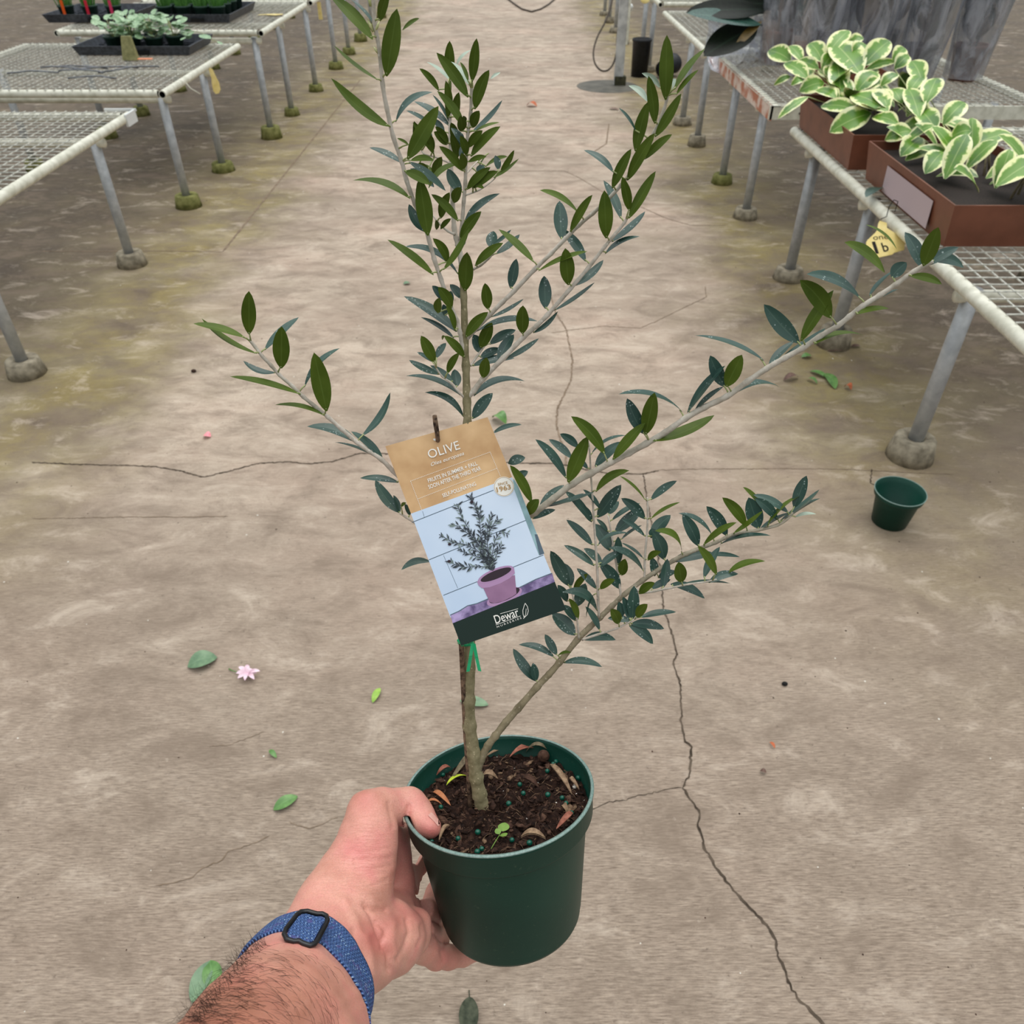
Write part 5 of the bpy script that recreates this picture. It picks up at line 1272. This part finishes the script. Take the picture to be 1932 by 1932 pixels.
b = MB(); b.tube([soil_px(895, 1200, .001), soil_px(940, 1150, .003), soil_px(990, 1110, .006)], [.0004, .0004, .0003], 6); b.build('stem', M_SEED, sd)
for (x, y, tx, ty, w_) in [(1018, 1078, 1042, 1008, .0046), (988, 1105, 955, 1070, .0026), (1012, 1100, 1052, 1148, .003)]:
    A, B_ = soil_px(x, y, .006), soil_px(tx, ty, .008)
    vs, fs, uv = leaf_geo(A, B_, w_, AX, Vector((0, 0, 0)), .05); b = MB(); b.add(vs, fs, 0, uv); b.build('leaf', M_SEED, sd)
# ------------------------------------------------------------ the hand and forearm (one continuous body)
def cc3(x, y, d): return np.array([(x - 966) / FPX * d, (966 - y) / FPX * d, -d], dtype=np.float32)
pot_c = np.array(PC_C); pa = np.array(AX_C); pe1 = np.array(e1); pe2 = np.array(e2)
def potp(phi, h, rr):       # centre line point hugging the pot wall; phi 0 = left side, 90 = far side
    R = RBT + (.0705 - RBT) * (1 - h / HP)
    f = math.radians(phi)
    return (pot_c - pa * h + (pe1 * math.cos(f) + pe2 * math.sin(f)) * (R + rr)).astype(np.float32)

VX = .00135
lo = np.array([-.275, -.395, -.75]); hi = np.array([-.02, -.185, -.20])
nx, ny, nz = [int(v) for v in np.ceil((hi - lo) / VX)]
gx = (lo[0] + VX * np.arange(nx)).astype(np.float32)[:, None, None]
gy = (lo[1] + VX * np.arange(ny)).astype(np.float32)[None, :, None]
gz = (lo[2] + VX * np.arange(nz)).astype(np.float32)[None, None, :]
def cone_field(F, a, b, ra, rb_, k):
    """smooth-union a round cone into F, only inside its own box"""
    r = max(ra, rb_) + .022
    mn = np.minimum(a, b) - r; mx = np.maximum(a, b) + r
    i0 = np.clip(((mn - lo) / VX).astype(int), 0, [nx, ny, nz]); i1 = np.clip(((mx - lo) / VX).astype(int) + 1, 0, [nx, ny, nz])
    if (i1 <= i0).any(): return
    sl_ = tuple(slice(i0[q], i1[q]) for q in range(3))
    X = gx[sl_[0]]; Y = gy[:, sl_[1]]; Z = gz[:, :, sl_[2]]
    ab = b - a; L2 = float(ab @ ab) + 1e-12
    t = np.clip(((X - a[0]) * ab[0] + (Y - a[1]) * ab[1] + (Z - a[2]) * ab[2]) / L2, 0, 1)
    d = np.sqrt((X - a[0] - t * ab[0]) ** 2 + (Y - a[1] - t * ab[1]) ** 2 + (Z - a[2] - t * ab[2]) ** 2) - (ra + (rb_ - ra) * t)
    G_ = F[sl_]
    h = np.clip(k - np.abs(G_ - d), 0, None) / k
    F[sl_] = np.minimum(G_, d) - h * h * k * .25
def chain(F, pts, k):
    for p, q in zip(pts, pts[1:]): cone_field(F, p[0], q[0], p[1], q[1], k)
Fh = np.full((nx, ny, nz), .05, np.float32)
P3 = lambda x, y, d, r: (cc3(x, y, d), r)
# forearm, flattened by running two bones side by side
chain(Fh, [P3(602, 1832, .510, .0300), P3(572, 1860, .492, .0320), P3(548, 1894, .474, .0325), P3(532, 1925, .452, .0385), P3(500, 1985, .42, .0420), P3(430, 2130, .35, .0435), P3(300, 2400, .26, .045), P3(150, 2750, .20, .046)], .01)
chain(Fh, [P3(585, 1815, .512, .0270), P3(560, 1842, .492, .0290), P3(541, 1874, .474, .0300), P3(520, 1922, .452, .0325), P3(490, 1985, .42, .0370), P3(390, 2130, .35, .041)], .012)
chain(Fh, [P3(622, 1856, .512, .0215), P3(604, 1892, .492, .0225), P3(590, 1928, .474, .0245), P3(582, 1965, .452, .032), P3(560, 2030, .42, .0370)], .012)
# palm
chain(Fh, [P3(602, 1825, .510, .0300), P3(628, 1770, .535, .0262), P3(650, 1725, .553, .0250), P3(668, 1690, .568, .0240)], .012)
chain(Fh, [P3(640, 1832, .515, .0240), P3(685, 1795, .545, .0240), P3(735, 1772, .575, .0225), P3(770, 1763, .597, .0165)], .012)
chain(Fh, [P3(650, 1725, .560, .024), P3(700, 1745, .588, .021), P3(745, 1715, .615, .015)], .012)
chain(Fh, [P3(590, 1800, .520, .022), P3(590, 1752, .535, .0165), P3(612, 1700, .553, .0155), P3(642, 1640, .575, .0155)], .012)
# thumb column
chain(Fh, [P3(668, 1690, .572, .0225), P3(680, 1650, .580, .0225), P3(690, 1605, .588, .0208), P3(697, 1565, .597, .0186), P3(701, 1536, .604, .0172)], .010)
thumb = [P3(694, 1529, .605, .0152), P3(722, 1524, .614, .0146), P3(752, 1521, .624, .0133), P3(773, 1519, .628, .0132), P3(786, 1537, .624, .0132), P3(797, 1552, .617, .0116), P3(812, 1561, .611, .0086)]
chain(Fh, thumb, .0035)
# first web and back of the palm
chain(Fh, [P3(738, 1572, .640, .010), P3(745, 1620, .640, .0115), P3(748, 1660, .636, .013), P3(752, 1705, .628, .0135)], .007)
chain(Fh, [P3(700, 1620, .610, .016), P3(735, 1640, .632, .013)], .010)
# palm pads
cone_field(Fh, cc3(745, 1730, .578), cc3(738, 1752, .572), .0108, .0100, .004)
cone_field(Fh, cc3(787, 1742, .600), cc3(780, 1770, .593), .0108, .0120, .004)
# fingers wrapped round the pot
FR = .0108
def fing(start, h0, phis, h1, r0=FR, r1=.0088):
    pts = [start]; n = len(phis)
    for i, f in enumerate(phis):
        h = h0 + (h1 - h0) * i / (n - 1); r = r0 + (r1 - r0) * i / (n - 1)
        pts.append((potp(f, h, r + .0004), r * (1.05 if i in (0, 2) else 1)))
    return pts
Fd = np.full((nx, ny, nz), .05, np.float32)
chain(Fd, fing(P3(748, 1654, .640, .0118), .083, (1, 20, 42, 64, 84), .098), .003)
chain(Fh, [P3(756, 1570, .652, .0085), P3(750, 1600, .646, .0100)], .006)
chain(Fh, [], .003)
Fm = np.full((nx, ny, nz), .05, np.float32)
chain(Fm, fing(P3(766, 1722, .630, .0118), .117, (-1, 20, 44, 68, 88), .120), .003)
Fr = np.full((nx, ny, nz), .05, np.float32)
chain(Fr, fing(P3(775, 1756, .614, .0118), .136, (-8, 16, 36, 56), .136), .003)
Fl = np.full((nx, ny, nz), .05, np.float32)
chain(Fl, [P3(768, 1775, .605, .0125), P3(800, 1790, .624, .0112), P3(822, 1804, .640, .0100), P3(846, 1806, .655, .0094), P3(874, 1802, .668, .0086), P3(900, 1795, .676, .0074)], .003)
def smin(a, b, k):
    h = np.clip(k - np.abs(a - b), 0, None) / k
    return np.minimum(a, b) - h * h * k * .25
fg = np.minimum(np.minimum(Fd, Fm), np.minimum(Fr, Fl))
Fh = smin(Fh, fg, .006)
# the pot presses its own shape into the skin
DX = gx - pot_c[0]; DY = gy - pot_c[1]; DZ = gz - pot_c[2]
hh_ = -(DX * pa[0] + DY * pa[1] + DZ * pa[2])
rho = np.sqrt(np.clip(DX ** 2 + DY ** 2 + DZ ** 2 - hh_ ** 2, 0, None))
Rout = np.where(hh_ < .0222, .0785, .0711 + (.0592 - .0711) * np.clip((hh_ - .0222) / .1, 0, 1))
Rin = np.where(hh_ < .0195, .0740, .0)
solid = np.maximum(np.maximum(rho - Rout, Rin - rho), np.maximum(-.0010 - hh_, hh_ - .1232)) - .0004
Fh = np.maximum(Fh, -solid)
soilf = np.maximum(np.maximum(.0155 - hh_, hh_ - .1), rho - .076)
Fh = np.maximum(Fh, -soilf)
del Fd, Fm, Fr, Fl, fg, rho, solid, DX, DY, DZ, soilf

def surface_nets(F):
    ins = F < 0
    c = np.zeros((nx - 1, ny - 1, nz - 1), np.int8)
    for dx in (0, 1):
        for dy in (0, 1):
            for dz in (0, 1):
                c += ins[dx:nx - 1 + dx, dy:ny - 1 + dy, dz:nz - 1 + dz]
    act = np.argwhere((c > 0) & (c < 8))
    idx = -np.ones(c.shape, np.int32); idx[tuple(act.T)] = np.arange(len(act))
    acc = np.zeros((len(act), 3)); cnt = np.zeros(len(act))
    cs_ = [(a, b, d) for a in (0, 1) for b in (0, 1) for d in (0, 1)]
    for i, p in enumerate(cs_):
        for q in cs_[i + 1:]:
            if sum(abs(np.array(p) - np.array(q))) != 1: continue
            f0 = F[act[:, 0] + p[0], act[:, 1] + p[1], act[:, 2] + p[2]]; f1 = F[act[:, 0] + q[0], act[:, 1] + q[1], act[:, 2] + q[2]]
            m_ = (f0 < 0) != (f1 < 0)
            t = np.where(m_, f0 / np.where(m_, f0 - f1, 1), 0)
            pp = np.array(p)[None] + (np.array(q) - np.array(p))[None] * t[:, None]
            acc += pp * m_[:, None]; cnt += m_
    V = lo + VX * (act + acc / cnt[:, None])
    quads = []
    for ax in range(3):
        o = [0, 1, 2]; o.remove(ax); u, v_ = o
        sh = [nx, ny, nz]
        s0 = [slice(1, n - 1) for n in sh]; s0[ax] = slice(0, sh[ax] - 1)
        s1 = list(s0); s1[ax] = slice(1, sh[ax])
        a = ins[tuple(s0)]; b = ins[tuple(s1)]
        e = np.argwhere(a != b); base = e.copy()
        base[:, u] += 1; base[:, v_] += 1
        if len(e) == 0: continue
        fl = a[tuple(e.T)]
        def cell(du, dv):
            q = base.copy(); q[:, u] += du; q[:, v_] += dv
            return idx[tuple(q.T)]
        Q = np.stack([cell(-1, -1), cell(0, -1), cell(0, 0), cell(-1, 0)], 1)
        flip = fl if ax != 1 else ~fl
        Q[~flip] = Q[~flip][:, ::-1]
        quads.append(Q)
    return V, np.concatenate(quads)
HVt, HQ = surface_nets(Fh)
# relax a little
nb_s = np.zeros_like(HVt); nb_c = np.zeros(len(HVt))
for it in range(2):
    nb_s[:] = 0; nb_c[:] = 0
    for a in range(4):
        i, j = HQ[:, a], HQ[:, (a + 1) % 4]
        np.add.at(nb_s, i, HVt[j]); np.add.at(nb_c, i, 1); np.add.at(nb_s, j, HVt[i]); np.add.at(nb_c, j, 1)
    HVt = HVt * .45 + (nb_s / nb_c[:, None]) * .55
# sculpt creases and tendons: depth pushed in along the line of sight near each line
px_ = 966 + FPX * HVt[:, 0] / -HVt[:, 2]; py_ = 966 - FPX * HVt[:, 1] / -HVt[:, 2]
# vertex normals
fn = np.cross(HVt[HQ[:, 2]] - HVt[HQ[:, 0]], HVt[HQ[:, 3]] - HVt[HQ[:, 1]])
vn = np.zeros_like(HVt)
for a in range(4): np.add.at(vn, HQ[:, a], fn)
vn /= np.linalg.norm(vn, axis=1)[:, None] + 1e-12
if np.einsum('ij,ij->i', HVt[HQ[:, 0]] - HVt.mean(0), fn).sum() < 0: HQ = HQ[:, ::-1]; vn = -vn
front = (np.einsum('ij,ij->i', vn, -HVt) > 0)
def seg_d(pl):
    best = np.full(len(px_), 1e9)
    for (ax_, ay), (bx, by) in zip(pl, pl[1:]):
        dx, dy = bx - ax_, by - ay; t = np.clip(((px_ - ax_) * dx + (py_ - ay) * dy) / (dx * dx + dy * dy), 0, 1)
        best = np.minimum(best, np.hypot(px_ - ax_ - t * dx, py_ - ay - t * dy))
    return best
LH = [([(762, 1556), (769, 1535), (772, 1520)], -.0016, 4), ([(741, 1560), (738, 1540), (733, 1515)], -.0010, 4.5), ([(728, 1716), (705, 1716), (695, 1712)], -.0022, 5),
      ([(688, 1706), (705, 1735), (712, 1758), (722, 1775), (733, 1800), (735, 1830)], -.0020, 5), ([(768, 1735), (772, 1760), (764, 1785), (750, 1808)], -.0014, 5), ([(795, 1745), (797, 1765), (788, 1785)], -.0009, 4),
      ([(668, 1755), (672, 1790), (678, 1830)], -.0011, 6), ([(650, 1700), (668, 1730), (680, 1760)], .0012, 8), ([(690, 1770), (700, 1810), (700, 1840)], .0012, 8), ([(620, 1740), (640, 1770), (655, 1810)], .0010, 8),
      ([(742, 1745), (738, 1775), (745, 1800)], .0012, 8), ([(712, 1738), (728, 1757), (720, 1790)], -.0012, 4), ([(655, 1502), (700, 1498)], .0006, 8), ([(838, 1780), (832, 1795), (836, 1812)], -.0010, 4),
      ([(655, 1608), (700, 1606), (735, 1600)], -.0004, 3), ([(665, 1622), (705, 1622), (735, 1618)], -.0005, 3), ([(670, 1638), (705, 1640), (738, 1634)], -.0005, 3), ([(672, 1646), (700, 1652), (730, 1644)], -.0005, 3), ([(660, 1668), (690, 1676), (730, 1660)], -.0005, 3)]
disp = np.zeros(len(px_))
for pl, amp, wd in LH:
    disp += amp * np.exp(-(seg_d(pl) / wd) ** 2)
disp += .00035 * np.sin(px_ * .11 + 2 * np.sin(py_ * .05)) * np.sin(py_ * .09)
HVt = HVt + vn * (disp * front)[:, None]
CWn = np.array(CW)
HW = HVt @ CWn[:3, :3].T + CWn[:3, 3]
person = empty('person', Vector(HW[HVt[:, 2].argmax()]), 'left hand and hairy forearm of a person holding the green pot by its rim', 'person')
me = bpy.data.meshes.new('hand_and_forearm')
me.from_pydata(HW.tolist(), [], HQ.tolist())
me.polygons.foreach_set('use_smooth', [True] * len(HQ))
ul = me.uv_layers.new(name='UVMap')
li = np.zeros(len(me.loops), np.int32); me.loops.foreach_get('vertex_index', li)
uvv = np.stack([px_[li] / 1932, 1 - py_[li] / 1932], 1).astype(np.float32).ravel()
ul.data.foreach_set('uv', uvv)
m = NT('skin')
v = m.mapn('Object'); uvm = m.mapn('UV')
n1 = m.noise(v, 26, 4, .55); n2 = m.noise(v, 120, 4, .6); n3 = m.noise(v, 900, 3, .6)
c = m.ramp(n1, [(.32, S(214, 156, 136)), (.5, S(230, 174, 156)), (.68, S(230, 158, 148))])
c = m.mix(m.ramp(n2, [(.45, BW(0)), (.72, BW(.35))]), c, S(232, 184, 164))
su = m.n('ShaderNodeSeparateXYZ'); m.l(uvm, su.inputs[0])
def blob(x, y, r, amt):
    dx = m.math('SUBTRACT', su.outputs['X'], x / 1932); dy = m.math('SUBTRACT', su.outputs['Y'], 1 - y / 1932)
    d = m.math('SQRT', m.math('ADD', m.math('MULTIPLY', dx, dx), m.math('MULTIPLY', dy, dy)))
    return m.math('MULTIPLY', m.math('SUBTRACT', 1.0, m.math('DIVIDE', d, r / 1932), clamp=True), amt, clamp=True)
for (x, y, r, a_) in [(815, 1568, 40, .75), (700, 1765, 45, .7), (725, 1790, 40, .5), (745, 1735, 40, .45), (690, 1510, 40, .5), (780, 1660, 55, .5), (790, 1720, 45, .4), (840, 1810, 50, .6), (690, 1600, 90, .35)]:
    c = m.mix(blob(x, y, r, a_), c, S(206, 112, 108))
arm_m = m.math('MULTIPLY_ADD', su.outputs['Y'], -16.0, 1.45, clamp=True)   # forearm below the band is tanner
arm_l = m.math('MULTIPLY_ADD', su.outputs['X'], -9.0, 3.2, clamp=True)
c = m.mix(m.math('MULTIPLY', arm_m, m.math('MULTIPLY_ADD', arm_l, .7, .1)), c, S(186, 122, 94))
c = m.mix(m.ramp(n3, [(.3, BW(.25)), (.6, BW(0))]), c, S(176, 112, 92))
c = m.mix(.25, c, c, 'MULTIPLY')
m.col(c); m.rough(.42, .5)
m.b.inputs['Subsurface Weight'].default_value = .12
m.b.inputs['Subsurface Radius'].default_value = (.006, .0025, .0012)
m.b.inputs['Subsurface Scale'].default_value = 1.0
cr1 = m.noise(m.mapn('UV', (26, 190, 1), (0, 0, .12)), 1.6, 4, .6, .6)
rdg = m.math('ABSOLUTE', m.math('SUBTRACT', cr1, .5))
crease = m.ramp(rdg, [(.0, BW(0)), (.035, BW(1))])
th_m = blob(700, 1630, 130, 1.6)
h1 = m.math('ADD', m.math('MULTIPLY', m.math('MULTIPLY', crease, th_m), .7), m.math('MULTIPLY', m.voro(v, 700), .35))
m.bump(m.math('ADD', h1, m.math('MULTIPLY', n3, .25)), .38, .0008)
M_SKIN = m.mat
me.materials.append(M_SKIN)
hand = bpy.data.objects.new('hand_and_forearm', me); COL.objects.link(hand)
hand.parent = person; hand.matrix_parent_inverse = Matrix.Translation(-Vector(person.location))
bvh = BVHTree.FromPolygons([Vector(p) for p in HW], [tuple(int(i) for i in q) for q in HQ])

# thumbnail
M_NAIL = mat_noise('nail', S(214, 156, 144), S(224, 172, 158), 200, .25, .6)
nb = MB()
NP = [(806, 1540), (812, 1546), (819, 1553), (825, 1560)]
vs = []; fs = []
for i, (x, y) in enumerate(NP):
    for j, (ox, oy) in enumerate([(2.0, -2), (3.5, -3.5), (5, -5), (8, -8)]):
        o_ = C0; dr = ray(x + ox - 1, y + oy + 1).normalized()
        h_ = bvh.ray_cast(o_, dr)
        if h_[0] is None or (h_[0] - C0).length > .72:
            h_ = bvh.find_nearest(Pd(x + ox, y + oy, .606))
        vs.append(h_[0] + h_[1] * .0005)
for i in range(3):
    for j in range(3): fs.append((i * 4 + j, i * 4 + j + 1, (i + 1) * 4 + j + 1, (i + 1) * 4 + j))
nb.add(vs, fs); nb.build('thumbnail', M_NAIL, person)

# hair on the forearm
hb = MB()
M_HAIR = flat('arm_hair_dark', 52, 38, 32, .5)
hr = random.Random(5)
cnt_ = 0
for i in range(1350):
    x = hr.uniform(330, 640); y = hr.uniform(1760, 1990)
    edge = x < 520 or y < 1830
    if y < 1796 + (x - 470) * .25 - 20: continue
    if hr.random() > (1.0 if x < 470 + (1900 - y) * .4 else .32): continue
    dr = ray(x, y).normalized(); h_ = bvh.ray_cast(C0, dr)
    if h_[0] is None or (h_[0] - C0).length > .62: continue
    p = h_[0]; n_ = h_[1]
    a = hr.uniform(-.9, .9) + (2.3 if hr.random() < .6 else 1.2)
    t = (RV * math.cos(a) + UV_ * math.sin(a)); t = (t - n_ * t.dot(n_)).normalized()
    L = hr.uniform(.006, .017); s_ = n_.cross(t)
    cv = hr.uniform(-.6, .6)
    pts = [p + n_ * .0001, p + t * L * .35 + n_ * L * .13, p + t * L * .7 + s_ * cv * L * .2 + n_ * L * .16, p + t * L + s_ * cv * L * .5 + n_ * L * .12]
    hb.tube(pts, [.000075, .00007, .00005, .00002], 3, cap=False); cnt_ += 1
for i in range(150):     # fringe along the outer edge of wrist and forearm
    t0 = hr.random(); ex = [(368, 1931), (416, 1868), (470, 1796), (500, 1775)] if i < 165 else [(585, 1676), (600, 1662), (616, 1646), (634, 1603)]
    k = min(2, int(t0 * 3)); f = t0 * 3 - k
    x = ex[k][0] + (ex[k + 1][0] - ex[k][0]) * f + hr.uniform(-4, 12); y = ex[k][1] + (ex[k + 1][1] - ex[k][1]) * f + hr.uniform(-2, 10)
    h_ = bvh.ray_cast(C0, ray(x, y).normalized())
    if h_[0] is None or (h_[0] - C0).length > .66: continue
    p = h_[0]; n_ = h_[1]
    a = hr.uniform(1.6, 3.2); t = (RV * math.cos(a) + UV_ * math.sin(a)).normalized()
    L = hr.uniform(.005, .012) * (1 if i < 165 else .5); s_ = n_.cross(t)
    pts = [p, p + t * L * .4 + n_ * L * .1, p + t * L * .75 + RV * hr.uniform(-.1, .3) * L, p + t * L + UV_ * hr.uniform(-.1, .5) * L]
    hb.tube(pts, [.00009, .00008, .00006, .00002], 3, cap=False)
tag(hb.build('arm_hair', M_HAIR, person), kind='stuff')

# ------------------------------------------------------------ woven watch band
m = NT('woven_band')
uvm = m.mapn('UV')
su = m.n('ShaderNodeSeparateXYZ'); m.l(uvm, su.inputs[0])
vv = m.math('ABSOLUTE', m.math('SUBTRACT', su.outputs['Y'], .5))
her = m.math('SINE', m.math('MULTIPLY', m.math('ADD', su.outputs['X'], m.math('MULTIPLY', m.math('SINE', m.math('MULTIPLY', su.outputs['Y'], 31.4)), .012)), 700.0))
her2 = m.math('SINE', m.math('MULTIPLY', su.outputs['Y'], 90.0))
wv = m.math('MULTIPLY', her, m.math('MULTIPLY_ADD', her2, .3, .7))
c = m.ramp(m.math('MULTIPLY_ADD', wv, .5, .5), [(.1, S(28, 48, 92)), (.5, S(68, 98, 154)), (.9, S(108, 142, 196))])
c = m.mix(m.ramp(m.noise(m.mapn('Object'), 220, 3), [(.56, BW(0)), (.64, BW(.5))]), c, S(104, 88, 150))
sp1 = m.voro(m.mapn('UV', (150, 22, 1)), 1.0)
c = m.mix(m.math('MULTIPLY', m.ramp(sp1, [(.17, BW(1)), (.25, BW(0))]), m.ramp(m.noise(m.mapn('Object'), 150, 2), [(.47, BW(0)), (.5, BW(1))])), c, S(196, 226, 244))
m.col(c); m.rough(.8, .2); m.bump(wv, .7, .0008)
M_BAND = m.mat
M_BUCK = mat_noise('buckle_black', S(14, 14, 16), S(24, 24, 27), 100, .35, .5)
# ring on the wrist: axis and centre in camera space
A0 = np.array(cc3(586, 1842, .504)); A1 = np.array(cc3(553, 1884, .481))
bax = Vector(A1 - A0).normalized(); bc = Vector((A0 + A1) / 2)
CR = CW.to_3x3()
BAX = (CR @ bax).normalized(); BC = CW @ bc + BAX * .0028
u_ = BAX.cross(UV_).normalized(); w_ = BAX.cross(u_).normalized()
if w_.dot(UV_) < 0: w_ = -w_
NU, NVv = 180, 8
half = .0142
rad_ = np.zeros((NU, NVv + 1))
for i in range(NU):
    a = 2 * math.pi * i / NU; dr = u_ * math.cos(a) + w_ * math.sin(a)
    for j in range(NVv + 1):
        c0 = BC + BAX * ((j / NVv - .5) * 2 * half)
        h_ = bvh.ray_cast(c0 + dr * .12, -dr, .2)
        rad_[i, j] = (h_[0] - c0).dot(dr) if h_[0] is not None else .035
rs_ = rad_.copy()
for it in range(6):
    rs_ = np.maximum(rs_, 0) * .5 + .25 * (np.roll(rs_, 1, 0) + np.roll(rs_, -1, 0))
rs_ = np.maximum(rs_, rad_) ; rs_ = (rs_ + rs_.mean(1, keepdims=True)) / 2; rs_ = np.maximum(rs_, rad_ - .0006)
wb = empty('watch_band', BC - w_ * .035, 'blue braided stretch watch band with pale flecks round the wrist', 'watch band')
bb = MB(); vs = []; uvs = []
for i in range(NU + 1):
    a = 2 * math.pi * i / NU; dr = u_ * math.cos(a) + w_ * math.sin(a)
    for lay, off in ((0, .0030), (1, .0004)):
        for j in range(NVv + 1):
            jj = j if lay == 0 else NVv - j
            e_d = abs(jj / NVv - .5) * 2
            o_ = off - (.0008 if (e_d > .95 and lay == 0) else 0)
            vs.append(BC + BAX * ((jj / NVv - .5) * 2 * half) + dr * (rs_[i % NU, jj] + o_)); uvs.append((i / NU, jj / NVv))
n = 2 * (NVv + 1)
fs = [(i * n + k, i * n + (k + 1) % n, (i + 1) * n + (k + 1) % n, (i + 1) * n + k) for i in range(NU) for k in range(n)]
bb.add(vs, fs, 0, uvs); band = bb.build('strap', M_BAND, wb)
bvb = BVHTree.FromPolygons([Vector(p) for p in vs], fs)
def on_band(x, y, up):
    h_ = bvb.ray_cast(C0, ray(x, y).normalized())
    if h_[0] is None: h_ = bvb.find_nearest(Pd(x, y, .475))
    n_ = h_[1] if h_[1].dot(C0 - h_[0]) > 0 else -h_[1]
    return h_[0] + n_ * up
bk_ = [(541, 1772), (536, 1762), (540, 1752), (560, 1726), (568, 1720), (580, 1719), (590, 1722), (598, 1724), (608, 1724), (616, 1728), (618, 1736), (614, 1746), (600, 1772), (594, 1781), (585, 1784), (572, 1780), (564, 1775), (554, 1776)]
ctr = on_band(580, 1754, .0046)
hb_ = bvb.ray_cast(C0, ray(580, 1754).normalized())
pl_n = (hb_[1] if hb_[1].dot(C0 - ctr) > 0 else -hb_[1]).normalized() * .75 + (C0 - ctr).normalized() * .25; pl_n.normalize()
pts = [plane_hit(x, y, ctr, pl_n) for x, y in bk_]
pts = pts + [pts[0], pts[1]]
bu = MB(); bu.tube(pts, .0015, 10, cap=False); bu.build('slider_buckle', M_BUCK, wb)
# folded end of the strap passing through the slider
en = MB()
q = [plane_hit(x, y, ctr + pl_n * .0006, pl_n) for x, y in [(542, 1761), (563, 1729), (580, 1727), (591, 1731), (603, 1730), (611, 1737), (592, 1774), (583, 1778), (568, 1774), (547, 1773)]]
q2 = [p - pl_n * .0025 for p in q]; nq = len(q)
cx_ = sum(q, Vector()) / nq
uvq = [(.3 + (p - cx_).dot(u_) * 4, .5 + (p - cx_).dot(BAX) * 40) for p in q]
en.add(q + q2, [tuple(range(nq)), tuple(range(2 * nq - 1, nq - 1, -1))] + [(k, nq + k, nq + (k + 1) % nq, (k + 1) % nq) for k in range(nq)], 0, uvq + uvq)
en.build('strap_fold', M_BAND, wb, smooth=False)
